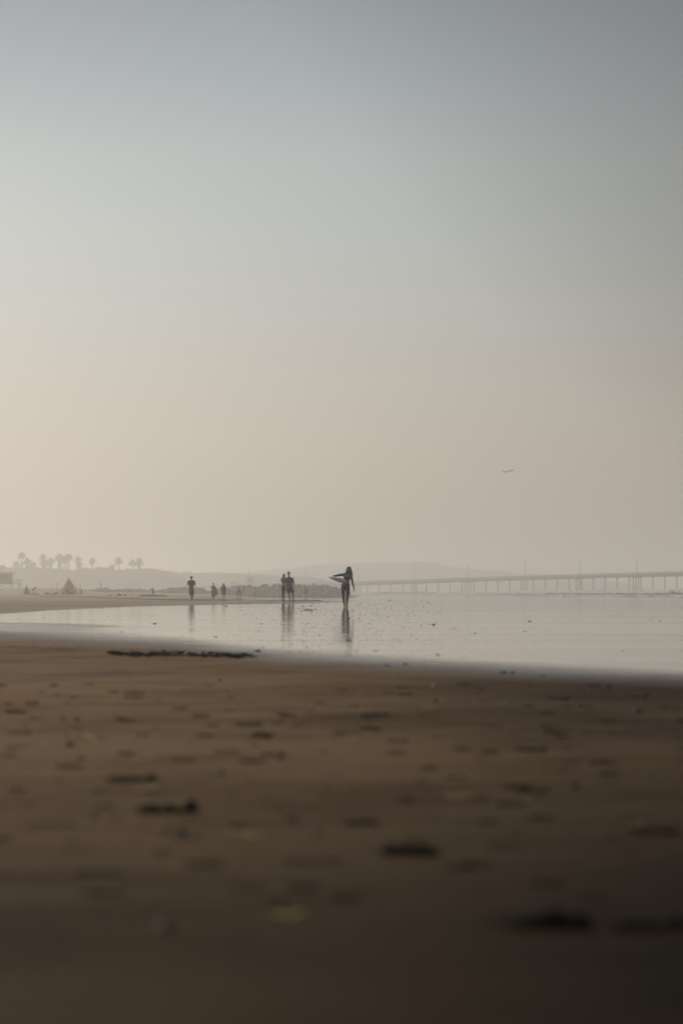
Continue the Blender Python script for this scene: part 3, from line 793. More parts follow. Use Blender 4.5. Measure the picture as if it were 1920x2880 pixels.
# ------------------------------------------------------------------ people
def hexm(n, c, r=.85, s=.15, v=.08, sc=6): return mat(n, c, r, s, v, sc)
SKIN = hexm('tanned_skin', (.36, .20, .125), .6, .35); SKIN2 = hexm('brown_skin', (.26, .145, .09), .6, .35)
EYE = hexm('eye_dark', (.02, .014, .01), .3, .5); LIP = hexm('lip', (.28, .09, .07), .5, .4)
HAIR_B = hexm('brown_hair', (.055, .026, .013), .7, .3, .4, 20); HAIR_K = hexm('dark_hair', (.022, .016, .012), .7, .3, .3, 20)
SUIT = hexm('black_neoprene', (.018, .018, .020), .6, .3); TEAL = hexm('teal_neoprene', (.11, .17, .16), .65, .3)
NAVY = hexm('slate_cotton', (.05, .056, .066)); SHORT = hexm('charcoal_cotton', (.025, .024, .026)); LEGG = hexm('dark_leggings', (.03, .028, .032))
TOPB_ = hexm('blue_grey_top', (.085, .105, .11)); MAROON = hexm('dark_plum_tee', (.03, .022, .024)); KHAKI = hexm('brown_shorts', (.075, .058, .042))
GREYC = hexm('grey_cotton', (.12, .115, .11)); WHITEC = hexm('white_cotton', (.6, .58, .54)); BROWNC = hexm('brown_cotton', (.07, .052, .042))

def rotm(yaw=0, roll=0, pitch=0):
    return Matrix.Rotation(yaw, 3, 'Z') @ Matrix.Rotation(roll, 3, 'Y') @ Matrix.Rotation(pitch, 3, 'X')
def head(b, c, M, s=1.0, paint=None):
    """head facing -Y in its own frame; eyes at half its height"""
    c = Vector(c); T = lambda x, y, z: c + M @ Vector((x, y, z)) * s
    b.ell(T(0, .012, .022), .074 * s, .090 * s, .092 * s, M)
    b.ell(T(0, -.012, -.045), .056 * s, .066 * s, .068 * s, M)
    b.ell(T(0, -.045, -.085), .026 * s, .022 * s, .020 * s, M)
    b.seg(T(0, -.082, .008), T(0, -.102, -.032), .009 * s, .014 * s)
    for k in (-1, 1):
        b.ell(T(.076 * k, .012, -.012), .010 * s, .022 * s, .032 * s, M)
        b.seg(T(.016 * k, -.080, .022), T(.048 * k, -.068, .022), .010 * s, .008 * s)
        b.ell(T(.038 * k, -.055, -.025), .022 * s, .022 * s, .02 * s, M)
    b.seg(T(-.014, -.079, -.056), T(.014, -.079, -.056), .008 * s)
    if paint is not None:
        for k in (-1, 1): paint.append((T(.031 * k, -.080, .003), .013 * s, EYE))
        paint.append((T(0, -.086, -.056), .017 * s, LIP))
def hand(b, w, d, side, n, s=1.0, curl=.5, fr=.0085):
    """w wrist, d towards the fingers, side towards the thumb, n palm normal"""
    w = Vector(w); d = Vector(d).normalized(); side = Vector(side); side = (side - d * side.dot(d)).normalized(); n = d.cross(side) if n is None else Vector(n)
    n = (n - d * n.dot(d) - side * n.dot(side)); n = n.normalized() if n.length > .1 else d.cross(side)
    for k in (-1, 0, 1): b.seg(w + side * .010 * k * s, w + (d * .078 + side * .024 * k) * s, .017 * s, .014 * s)
    for k, (off, ln) in enumerate(((.033, .072), (.011, .082), (-.011, .076), (-.031, .060))):
        p0 = w + (d * .080 + side * off) * s
        d1 = (d * cos(curl * .7) + n * sin(curl * .7)); d2 = (d * cos(curl * 1.8) + n * sin(curl * 1.8)); d3 = (d * cos(curl * 2.7) + n * sin(curl * 2.7))
        p1 = p0 + d1 * ln * .45 * s; p2 = p1 + d2 * ln * .32 * s; p3 = p2 + d3 * ln * .25 * s
        b.limb([p0, p1, p2, p3], [fr * 1.1, fr, fr * .95, fr * .85])
    p0 = w + (d * .022 + side * .028) * s; p1 = p0 + (d * .6 + side * .8).normalized() * .042 * s; p2 = p1 + (d * .9 + side * .3 + n * .5).normalized() * .03 * s
    b.limb([p0, p1, p2], [fr * 1.6, fr * 1.2, fr])
def foot(b, an, toe, s=1.0):
    """ankle point and toe direction, sole on the ground"""
    an = Vector(an); t = Vector(toe)
    z0 = t.z
    heel = Vector((an.x, an.y, z0 + .035)) - (Vector((t.x - an.x, t.y - an.y, 0)).normalized()) * .045
    b.seg(an, heel, .036 * s, .034 * s); ball = heel.lerp(Vector((t.x, t.y, z0 + .022)), .72)
    b.seg(an, ball, .036 * s, .026 * s); b.seg(heel, ball, .032 * s, .028 * s)
    fwd = (Vector((t.x, t.y, 0)) - Vector((heel.x, heel.y, 0))).normalized(); sd_ = Vector((-fwd.y, fwd.x, 0))
    for k, ln in ((-2, .045), (-1, .052), (0, .055), (1, .06), (2, .066)):
        p = Vector((ball.x, ball.y, z0 + .018)) + sd_ * k * .016
        b.seg(p, p + fwd * ln * s, .013, .011)
INF = lambda rr, e: [r + e for r in rr]

def person(loc, rz, label, group=None):
    return empty('person', loc, rz, label, 'person', group)

# --- the surfer
D0 = F * CAM_H / 45.0      # about 98 m
def surfer():
    base = Vector(((972 - 960) / F * D0, D0, 0.004))
    t = person(base, 0, 'person in black wetsuit with teal chest carrying a white surfboard under one arm')
    V = Vector; pnt = []
    b = MB()
    hM = rotm(radians(4), radians(7), radians(3))
    hc = (.125, -.02, 1.515); head(b, hc, hM, 1.0, pnt)
    b.seg((.100, .02, 1.36), (.118, .01, 1.44), .052, .048)
    tor = [(-.010, .01, .76, .10, .075), (-.012, .015, .80, .165, .105), (-.010, .015, .88, .172, .108), (-.004, .01, .95, .150, .098), (.014, .0, 1.03, .118, .085), (.034, -.005, 1.10, .122, .088),
           (.054, -.012, 1.18, .140, .100), (.068, -.01, 1.25, .152, .098), (.078, .0, 1.31, .150, .082), (.09, .01, 1.36, .095, .062)]
    b.stack(tor)
    sL, sR = V((-.075, .01, 1.325)), V((.218, .01, 1.285))
    eL, wL = V((-.27, .12, 1.30)), V((-.485, .22, 1.262))
    eR, wR = V((.268, .035, 1.03)), V((.322, -.02, .80))
    aL = ([V((.0, .01, 1.33)), sL, eL, wL], [.055, .057, .047, .034]); aR = ([V((.15, .01, 1.31)), sR, eR, wR], [.055, .052, .039, .027])
    b.limb(*aL); b.limb(*aR)
    hand(b, wL + V((-.01, .01, -.0)), V((-.62, .15, -.75)), V((.3, -1, -.1)), V((.3, -.1, -1)), 1, .5)
    hand(b, wR + V((0, 0, -.01)), V((.05, -.12, -1)), V((-.3, -1, 0)), V((-1, .1, 0)), 1.0, .45)
    hipL, hipR = V((-.092, .01, .80)), V((.078, .01, .80))
    kL, kR = V((-.088, -.03, .42)), V((.058, .0, .42)); nL, nR = V((-.052, .03, .075)), V((.036, -.02, .075))
    lL = ([hipL, V((-.104, -.005, .62)), kL, V((-.082, .02, .29)), nL], [.088, .072, .052, .050, .033])
    lR = ([hipR, V((.086, .0, .62)), kR, V((.058, .025, .29)), nR], [.088, .072, .052, .050, .033])
    b.limb(*lL); b.limb(*lR)
    foot(b, nL, V((-.065, -.13, 0))); foot(b, nR, V((.065, -.19, 0)))
    b.skin('body', SKIN, t, .0075, 2, pnt)
    s = MB(); s.stack(tor, inf=.006)
    for l_ in (aL, aR): s.limb(l_[0], INF(l_[1], .006))
    for l_ in (lL, lR):
        pts = l_[0][:-1] + [l_[0][-2].lerp(l_[0][-1], .86)]; s.limb(pts, INF(l_[1], .006))
    s.seg((.095, .012, 1.34), (.108, .012, 1.39), .066, .060)
    s.skin('wetsuit', SUIT, t, .009, 2)
    c = MB()  # teal yoke over chest and shoulders
    c.stack([r for r in [(.060, -.012, 1.225, .149, .109), (.066, -.012, 1.25, .160, .110), (.078, .0, 1.31, .160, .095), (.09, .01, 1.365, .102, .075)]])
    c.seg(V((.0, .01, 1.335)), V((-.085, .015, 1.330)), .066, .064); c.seg(V((.15, .01, 1.315)), V((.215, .01, 1.29)), .066, .063)
    c.skin('chest_panel', TEAL, t, .009, 2)
    h = MB(); rn = random.Random(3); H = lambda x, y, z: V(hc) + hM @ V((x, y, z))
    h.ell(H(0, .028, .05), .090, .094, .088, hM); h.ell(H(0, .06, -.02), .085, .065, .11, hM)
    for k in range(34):
        f = radians(rn.uniform(-35, 215)); r0 = .085
        p = H(cos(f) * r0, .02 + max(-.02, sin(f)) * .09, rn.uniform(.0, .06)); pts = [p]
        L_ = rn.uniform(.17, .27)
        for j in range(1, 7):
            q = pts[0] + V(((p.x - hc[0]) * .62 * j / 6, 0, -L_ * j / 6)) + V((rn.uniform(-.012, .012), rn.uniform(-.01, .01), 0)); pts.append(q)
        h.limb(pts, [.018, .019, .018, .017, .015, .012, .008])
    h.skin('hair', HAIR_B, t, .008, 1, (), .006)
    return t, base
surf, sbase = surfer()

def surfboard(base):
    """board lying along its own frame, nose at +L"""
    M_b = hexm('white_board', (.86, .84, .79), .35, .5, .05, 2); M_y = hexm('yellow_fin', (.62, .48, .16), .4, .5); M_k = hexm('black_marking', (.03, .03, .03), .5, .4)
    nose = Vector((-.772, .52, 1.222)); tail = Vector((.052, -.36, 1.03))
    Lv = tail - nose; ln = Lv.length; Lv = Lv / ln
    w = Vector((-.50, -.56, .58)); w = (w - Lv * w.dot(Lv)).normalized(); nn = Lv.cross(w).normalized()
    if nn.y > 0: nn = -nn             # nn points to the bottom, towards the lens
    M_b.node_tree.nodes['Principled BSDF'].inputs['Subsurface Weight'].default_value = .6; M_b.node_tree.nodes['Principled BSDF'].inputs['Subsurface Radius'].default_value = (1, .9, .7); M_b.node_tree.nodes['Principled BSDF'].inputs['Subsurface Scale'].default_value = .08
    t = empty('surfboard', base + nose.lerp(tail, .5), 0, 'white surfboard with yellow fin and rounded tail held under the surfer\'s arm', 'surfboard')
    mid = nose.lerp(tail, .5)
    vs, fs = [], []; n = 26; m = 14
    def wid(s): return .215 * (max(0, s) ** .6) * (1 - max(0, (s - .55) / .45) ** 2.6 * .999) ** .5 * 1.12
    for i in range(n + 1):
        s = i / n; s = .5 - .5 * cos(pi * s); W_ = max(.004, wid(s)); T_ = .030 * min(1, W_ / .09) + .003
        c = nose + Lv * ln * s - nn * (.11 * max(0, .5 - s) ** 2 * 4 * .55) - mid
        for j in range(m):
            f = 2 * pi * j / m; q = cos(f); r = sin(f)
            vs.append(c + w * W_ * math.copysign(abs(q) ** .8, q) + nn * T_ * math.copysign(abs(r) ** .9, r))
    for i in range(n):
        for j in range(m): fs.append((i * m + j, i * m + (j + 1) % m, (i + 1) * m + (j + 1) % m, (i + 1) * m + j))
    fs += [tuple(range(m)), tuple(range((n + 1) * m - 1, n * m - 1, -1))]
    mesh_obj('deck', vs, fs, M_b, t, True)
    def on(s, a, up): return nose + Lv * ln * s + w * a + nn * up - mid
    for a, s0, mm, sz in ((0, .86, M_b, 1.0), (-.12, .80, M_y, 1.0), (.12, .80, M_y, .8)):
        b = MB(); h = .115 * sz; th = w * .004
        pts = [on(s0 - .07, a, .028), on(s0 + .02, a, .028), on(s0 + .075, a, .028 + h), on(s0 + .03, a, .028 + h * .7)]
        b.add([p + th for p in pts] + [p - th for p in pts], [(0, 1, 2, 3), (7, 6, 5, 4), (0, 4, 5, 1), (1, 5, 6, 2), (2, 6, 7, 3), (3, 7, 4, 0)])
        b.build('fin', mm, t)
    b = MB()
    for s0, a, l_ in ((.52, .16, .07), (.62, .175, .08), (.90, .03, .03), (.88, -.05, .03)):
        b.add([on(s0, a, .031), on(s0 + l_, a - .005, .031), on(s0 + l_, a - .022, .032), on(s0, a - .016, .032)], [(0, 1, 2, 3)])
    b.build('marking', M_k, t)
    return t
surfboard(sbase)

# --- the couple
D1 = 148.0
def gnd(u, d): return Vector(((u - 960) / F * d, d, ground_z(u, d)))
def man():
    base = gnd(814.5, D1)
    t = person(base, 0, 'tall person in slate t-shirt and dark shorts standing barefoot beside the pointing companion')
    V = Vector; pnt = []; b = MB()
    hM = rotm(radians(14), radians(-2), 0); hc = (-.055, -.01, 1.725); head(b, hc, hM, 1.03, pnt)
    b.seg((-.04, .02, 1.54), (-.05, .015, 1.64), .060, .056)
    tor = [(0, .01, .82, .13, .09), (.0, .01, .90, .170, .110), (.0, .005, .98, .160, .105), (-.005, .0, 1.10, .150, .100), (-.012, -.005, 1.25, .170, .112), (-.018, .0, 1.37, .186, .112), (-.02, .01, 1.45, .150, .09), (-.03, .015, 1.53, .075, .06)]
    b.stack(tor)
    sL, sR = V((-.195, .01, 1.41)), V((.152, .01, 1.42)); eL, eR = V((-.218, .03, 1.19)), V((.235, .03, 1.19)); wL, wR = V((-.185, -.03, .95)), V((.292, -.02, .94))
    aL = ([V((-.10, .01, 1.44)), sL, eL, wL], [.055, .060, .045, .030]); aR = ([V((.07, .01, 1.44)), sR, eR, wR], [.06, .060, .045, .030])
    b.limb(*aL); b.limb(*aR)
    hand(b, wL, V((.1, -.1, -1)), V((.2, -1, 0)), V((1, .2, 0)), 1.05, .4); hand(b, wR, V((.1, -.1, -1)), V((-.2, -1, 0)), V((-1, .2, 0)), 1.05, .4)
    lL = ([V((-.085, .01, .86)), V((-.05, .0, .66)), V((-.03, -.01, .46)), V((-.015, .03, .31)), V((.005, .03, .085))], [.105, .088, .062, .058, .037])
    lR = ([V((.105, .01, .86)), V((.175, .0, .66)), V((.212, -.01, .46)), V((.208, .03, .31)), V((.188, .02, .085))], [.105, .088, .062, .058, .037])
    b.limb(*lL); b.limb(*lR)
    foot(b, lL[0][-1], V((-.015, -.19, 0)), 1.05); foot(b, lR[0][-1], V((.33, -.10, 0)), 1.05)
    b.skin('body', SKIN2, t, .008, 2, pnt)
    s = MB(); s.stack([(0, .005, .86, .192, .128), (0, .005, .95, .186, .125)] + [(x, y, z, rx + .018, ry + .016) for x, y, z, rx, ry in tor[3:]])
    for a in (aL, aR):
        e = a[0][1].lerp(a[0][2], .80); s.limb([a[0][0], a[0][1], e], [.066, .074, .070])
    s.skin('t_shirt', NAVY, t, .010, 2)
    s = MB(); s.stack([(0, .01, .70, .17, .12), (0, .01, .80, .205, .135), (0, .01, .93, .180, .125)])
    s.limb([V((-.085, .01, .82)), V((-.062, .0, .60))], [.115, .108]); s.limb([V((.105, .01, .82)), V((.178, .0, .62))], [.115, .108])
    s.skin('shorts', SHORT, t, .010, 2)
    h = MB(); H = lambda x, y, z: V(hc) + hM @ V((x, y, z)); h.ell(H(0, .03, .055), .086, .092, .078, hM); h.ell(H(0, .065, .0), .078, .052, .08, hM); h.seg(H(-.04, -.06, .085), H(.05, -.05, .095), .03)
    h.skin('hair', HAIR_K, t, .009, 1, (), .004)
def woman():
    base = gnd(795.5, D1 + .4)
    t = person(base, 0, 'person in cropped blue-grey top and dark leggings with long hair, arm raised to the chin')
    V = Vector; pnt = []; b = MB()
    hM = rotm(radians(32), radians(4), radians(2)); hc = (.080, -.01, 1.605); head(b, hc, hM, .98, pnt)
    b.seg((.045, .02, 1.43), (.065, .015, 1.52), .050, .046)
    tor = [(.045, .01, .80, .09, .09), (.045, .02, .88, .112, .125), (.045, .02, .95, .108, .120), (.040, .01, 1.03, .088, .09), (.036, 0, 1.10, .082, .085), (.028, -.005, 1.20, .095, .095), (.022, -.01, 1.29, .105, .105), (.024, .0, 1.37, .105, .095), (.035, .01, 1.43, .07, .065)]
    b.stack(tor)
    aL = ([V((-.02, .0, 1.385)), V((-.065, -.03, 1.39)), V((-.045, -.27, 1.385)), V((.105, -.30, 1.430))], [.048, .046, .036, .025])
    aR = ([V((.07, .03, 1.385)), V((.115, .05, 1.36)), V((.195, .10, 1.10)), V((.165, .00, .98))], [.045, .044, .036, .026])
    b.limb(*aL); b.limb(*aR)
    hand(b, aL[0][-1], V((.8, .1, .25)), V((0, -.3, 1)), V((0, 1, 0)), .95, .7); hand(b, aR[0][-1], V((-.4, -.5, -.7)), V((0, -1, .3)), V((-1, 0, 0)), .95, .4)
    lL = ([V((.0, .01, .86)), V((.005, -.01, .66)), V((.0, -.02, .46)), V((-.005, .03, .31)), V((-.005, .04, .08))], [.098, .08, .055, .05, .033])
    lR = ([V((.085, .01, .86)), V((.07, -.01, .66)), V((.045, -.03, .46)), V((.045, .02, .31)), V((.04, .02, .08))], [.098, .08, .055, .05, .033])
    b.limb(*lL); b.limb(*lR); foot(b, lL[0][-1], V((-.03, -.16, 0)), .95); foot(b, lR[0][-1], V((.195, -.09, 0)), .95)
    b.skin('body', SKIN, t, .008, 2, pnt)
    s = MB(); s.stack([(x, y, z, rx + .010, ry + .010) for x, y, z, rx, ry in tor[4:8]]); s.seg((-.035, -.005, 1.38), (.02, .0, 1.39), .04); s.seg((.03, 0, 1.39), (.09, .03, 1.38), .04)
    s.skin('cropped_top', TOPB_, t, .009, 2)
    s = MB(); s.stack([(x, y, z, rx + .008, ry + .008) for x, y, z, rx, ry in tor[:4]])
    for l_ in (lL, lR): s.limb(l_[0][:4], INF(l_[1][:4], .007))
    s.skin('leggings', LEGG, t, .009, 2)
    h = MB(); H = lambda x, y, z: V(hc) + hM @ V((x, y, z)); h.ell(H(0, .03, .045), .084, .09, .082, hM); h.ell(H(0, .065, -.03), .075, .055, .10, hM)
    for k in range(16):
        dx = R.uniform(-.03, .03); dy = R.uniform(-.02, .04)
        h.limb([V((.04 + dx, .06 + dy, 1.57)), V((-.03 + dx, .09 + dy, 1.47)), V((-.09 + dx, .09 + dy, 1.39)), V((-.125 + dx * .6, .08 + dy, 1.30 - R.random() * .04))], [.026, .024, .02, .011])
    h.skin('hair', HAIR_B, t, .009, 1, (), .005)
man(); woman()

# --- walker with bent arms, seen from behind
def walker():
    base = gnd(538.5, 171)
    t = person(base, 0, 'person in dark t-shirt and brown shorts walking alone with both elbows bent')
    V = Vector; b = MB(); pnt = []
    hM = rotm(pi, 0, radians(6)); hc = (0, -.02, 1.64); head(b, hc, hM, 1.0, pnt); b.seg((0, 0, 1.47), (0, -.01, 1.56), .055, .052)
    tor = [(-.0, 0, .80, .12, .09), (0, 0, .88, .155, .105), (0, 0, .96, .150, .10), (0, 0, 1.08, .142, .098), (0, 0, 1.22, .162, .11), (0, 0, 1.34, .182, .11), (0, 0, 1.42, .16, .09), (0, 0, 1.48, .09, .065)]
    b.stack(tor)
    aL = ([V((-.12, 0, 1.40)), V((-.188, 0, 1.39)), V((-.262, .03, 1.13)), V((-.19, .22, 1.17))], [.056, .056, .042, .03])
    aR = ([V((.12, 0, 1.40)), V((.188, 0, 1.39)), V((.255, .03, 1.12)), V((.18, .22, 1.16))], [.056, .056, .042, .03])
    b.limb(*aL); b.limb(*aR)
    hand(b, aL[0][-1], V((.7, .7, .2)), V((0, 0, 1)), V((1, 0, 0)), 1, .6); hand(b, aR[0][-1], V((-.7, .7, .2)), V((0, 0, 1)), V((-1, 0, 0)), 1, .6)
    lL = ([V((-.075, 0, .86)), V((-.06, .03, .66)), V((-.035, .06, .46)), V((-.015, .05, .31)), V((-.002, .06, .085))], [.10, .085, .06, .056, .036])
    lR = ([V((.08, 0, .86)), V((.095, .04, .66)), V((.10, .06, .46)), V((.085, -.06, .30)), V((.095, -.20, .14))], [.10, .085, .06, .056, .036])
    b.limb(*lL); b.limb(*lR); foot(b, lL[0][-1], V((-.01, .22, 0))); foot(b, lR[0][-1], V((.115, -.08, .02)))
    b.skin('body', SKIN2, t, .009, 2, pnt)
    s = MB(); s.stack([(0, 0, .84, .175, .125)] + [(x, y, z, rx + .018, ry + .016) for x, y, z, rx, ry in tor[2:]])
    for a in (aL, aR): s.limb([a[0][0], a[0][1], a[0][1].lerp(a[0][2], .7)], [.072, .074, .068])
    s.seg((-.16, .0, .90), (-.19, .0, .93), .02); s.skin('t_shirt', MAROON, t, .011, 2)
    s = MB(); s.stack([(0, 0, .72, .17, .12), (0, 0, .82, .178, .125), (0, 0, .93, .165, .118)])
    s.limb([V((-.078, 0, .80)), V((-.068, .04, .60)), V((-.06, .06, .48))], [.108, .100, .094]); s.limb([V((.082, 0, .80)), V((.098, .04, .60)), V((.102, .06, .48))], [.108, .10, .094])
    s.skin('shorts', KHAKI, t, .011, 2)
    h = MB(); H = lambda x, y, z: V(hc) + hM @ V((x, y, z)); h.ell(H(0, .02, .04), .094, .10, .095, hM); h.ell(H(0, .06, -.03), .082, .055, .085, hM); h.skin('hair', HAIR_K, t, .010, 1, (), .007)
walker()

# --- simpler figures farther out (still one continuous body each, with clothes and hair)
def far_person(u, d, H, label, top=GREYC, bot=SHORT, hair=HAIR_K, skin=SKIN2, long_hair=False, bend=0.0, turn=0, stride=.08, short=True, coat=False, arms='down', yoff=0, bare=False, crouch=False, zoff=0, group=None):
    base = gnd(u, d); base.z += zoff
    t = person(base, turn, label, group)
    V = Vector; k = H / 1.75; b = MB()
    ca, sa = cos(bend), sin(bend)
    hipz = .90 if not crouch else .34
    def up(x, y, z):            # upper body point, bent forward about the hips (towards local -y)
        yy = y; zz = z - .92
        return V((x * k, (yy * ca - zz * sa) * k, (hipz + .02 + zz * ca + yy * sa) * k))
    pnt = []
    hMx = rotm(0, 0, bend * .8)
    head(b, up(0, -.02, 1.64), hMx, k, pnt); b.seg(up(0, 0, 1.45), up(0, -.01, 1.56), .052 * k, .05 * k)
    def tseg(bb, e=0, lo=.92, hi=1.42):
        zs = [.92, 1.05, 1.2, 1.34, 1.43]; rs = [.15, .128, .14, .15, .11]
        for (z0, r0), (z1, r1) in zip(list(zip(zs, rs))[:-1], list(zip(zs, rs))[1:]):
            if z1 < lo or z0 > hi: continue
            for x0 in (-.045, .045): bb.seg(up(x0, 0, z0), up(x0, 0, z1), (r0 - .045 + e) * k, (r1 - .045 + e) * k)
    tseg(b)
    arm = []
    for sg in (-1, 1):
        s_ = up(.17 * sg, 0, 1.38)
        if arms == 'down': e_, w_ = up(.215 * sg, .02, 1.12), up(.225 * sg, -.04, .88)
        elif arms == 'front': e_, w_ = up(.20 * sg, .0, 1.13), up(.05 * sg, -.20, 1.10)
        elif arms == 'hang': e_, w_ = s_ + V((0, -.03, -.27)) * k, s_ + V((-.02 * sg, -.06, -.52)) * k
        else: e_, w_ = up(.22 * sg, -.05, 1.14), up(.12 * sg, -.25, 1.0)
        arm.append((s_, e_, w_)); b.limb([up(.1 * sg, 0, 1.38), s_, e_, w_], [.05 * k, .05 * k, .038 * k, .027 * k])
        dd = (w_ - e_).normalized(); hand(b, w_, dd, V((0, -1, .2)) if abs(dd.y) < .8 else V((0, 0, 1)), None, k, .4, .0105)
    legs = []
    for sg in (-1, 1):
        if crouch: pts = [V((.09 * sg, 0, .34)), V((.13 * sg, -.38, .42)), V((.12 * sg, -.12, .08))]
        else: pts = [V((.085 * sg, 0, .88)), V((.09 * sg, -.02 + stride * sg * .4, .47)), V((.08 * sg, stride * sg, .085))]
        pts = [p * k for p in pts]; legs.append(pts); b.limb(pts, [.098 * k, .060 * k, .036 * k]); a = pts[-1]; foot(b, a, V((a.x * 1.1, a.y - .17 * k, 0)), k)
    for x0 in (-.05, .05): b.seg(V((x0, 0, hipz - .06)) * k, V((x0, 0, hipz + .04)) * k, .11 * k, .11 * k)
    b.skin('body', skin, t, .013, 1, pnt)
    if not bare:
        s = MB(); tseg(s, .02)
        for (s_, e_, w_) in arm: s.limb([s_.lerp(up(0, 0, 1.38), .3), s_, s_.lerp(e_, .85 if not coat else 1.0)] + ([w_] if coat else []), [.06 * k, .064 * k, .056 * k] + ([.045 * k] if coat else []))
        if coat: s.stack([(0, 0, .62 * k, .19 * k, .14 * k), (0, 0, .8 * k, .20 * k, .15 * k), (0, 0, 1.0 * k, .17 * k, .13 * k)])
        s.skin('jacket' if coat else 'shirt', top, t, .014, 1)
    s = MB()
    for x0 in (-.05, .05): s.seg(V((x0, 0, hipz - .05)) * k, V((x0, 0, hipz + .05)) * k, .125 * k, .125 * k)
    for pts in legs:
        q = pts[0].lerp(pts[1], .75 if short else 1); s.limb([pts[0], q] + ([] if short else [pts[1].lerp(pts[2], .8)]), [.11 * k, .085 * k] + ([] if short else [.055 * k]))
    s.skin('shorts' if short else 'trousers', bot, t, .014, 1)
    h = MB(); hh = lambda x, y, z: up(x, y - .02, 1.64 + z)
    h.ell(hh(0, .025, .04), .092 * k, .098 * k, .09 * k)
    if long_hair:
        for sg in (-1, 1): h.limb([hh(.07 * sg, .02, .02), hh(.09 * sg, .0, -.12), hh(.085 * sg, -.03, -.24)], [.045 * k, .045 * k, .03 * k])
        h.limb([hh(0, .06, .02), hh(0, .09, -.25)], [.085 * k, .06 * k])
    else: h.ell(hh(0, .06, -.02), .08 * k, .055 * k, .075 * k)
    h.skin('hair', hair, t, .013, 1, (), .006)
    return t
def DZ(yfeet, u, lo=100, hi=1100):
    """distance where the beach is seen at row yfeet"""
    best = None; d = lo
    while d < hi:
        e = abs(HY + F * (CAM_H - ground_z(u, d)) / d - yfeet)
        if best is None or e < best[0] - 1e-4: best = (e, d)
        d += 1
    return best[1]
d_ = 236
far_person(600, d_, 1.62, 'person in tank top and cropped leggings carrying a towel bundle at the hip', BROWNC, LEGG, HAIR_K, SKIN, short=False, arms='front')
far_person(629, d_ + 1, 1.62, 'person with long loose hair in a dark hooded jacket, hands in pockets', MAROON, SHORT, HAIR_B, SKIN, long_hair=True, coat=True)
o = blob('towel', 605.5, 1675, 11, 22, d_ - .3, M_dark, 'dark towel bundle slung over the arm of the person in tank top', 'towel', seed=14, dep=.6)
o.location.z += .50
far_person(667.5, 306, 1.55, 'stooping person in grey top, the left one of the bent pair', GREYC, SHORT, WHITEC, SKIN, bend=.55, turn=radians(80), arms='hang', coat=True)
far_person(676, 300, 1.60, 'stooping person with pale back and bare legs, the right one of the bent pair', WHITEC, BROWNC, HAIR_B, SKIN, bend=.8, turn=radians(80), arms='hang')
far_person(717, 420, 1.6, 'faint person in white shirt in front of the jetty boulders', WHITEC, GREYC, HAIR_K, SKIN, turn=radians(60))
far_person(731, 422, 1.55, 'faint dark person walking beside the one in white shirt', GREYC, SHORT, HAIR_K, SKIN2, turn=radians(60))
far_person(860, 335, 1.80, 'bare-chested person striding alone across the wet sand before the jetty', GREYC, GREYC, HAIR_K, SKIN, stride=.2, bare=True)
far_person(433, 362, 1.62, 'person kneeling and leaning over the dark heap on the left beach', BROWNC, SHORT, HAIR_K, SKIN2, bend=.35, turn=radians(-50), crouch=True, arms='front', zoff=.08)
far_person(93, 396, 1.65, 'camper bending down beside the small dark tent', BROWNC, SHORT, HAIR_K, SKIN2, bend=1.05, turn=radians(75), arms='hang')
far_person(232, 402, 1.3, 'person sitting low beside the post at the right of the tall tent', BROWNC, SHORT, HAIR_K, SKIN2, bend=.2, turn=radians(-30), crouch=True, arms='front')
far_person(1197, 905, 1.75, 'tiny faint person standing in the shallows under the pier', GREYC, SHORT, HAIR_K, SKIN2, zoff=1.66 if False else 0)
for ob in COL.objects:
    if ob.get('label', '').startswith('tiny faint'): ob.location.z = -.52
    if ob.get('label', '').startswith('bare-chested'): ob.location.z = ground_z(860, 335)
far_person(1584, 520, 1.7, 'tiny dark swimmer standing waist-deep in the surf', SHORT, SHORT, HAIR_K, SKIN2, zoff=0)
for ob in COL.objects:
    if ob.get('label', '').startswith('tiny dark swimmer'): ob.location.z = SEA - 1.15

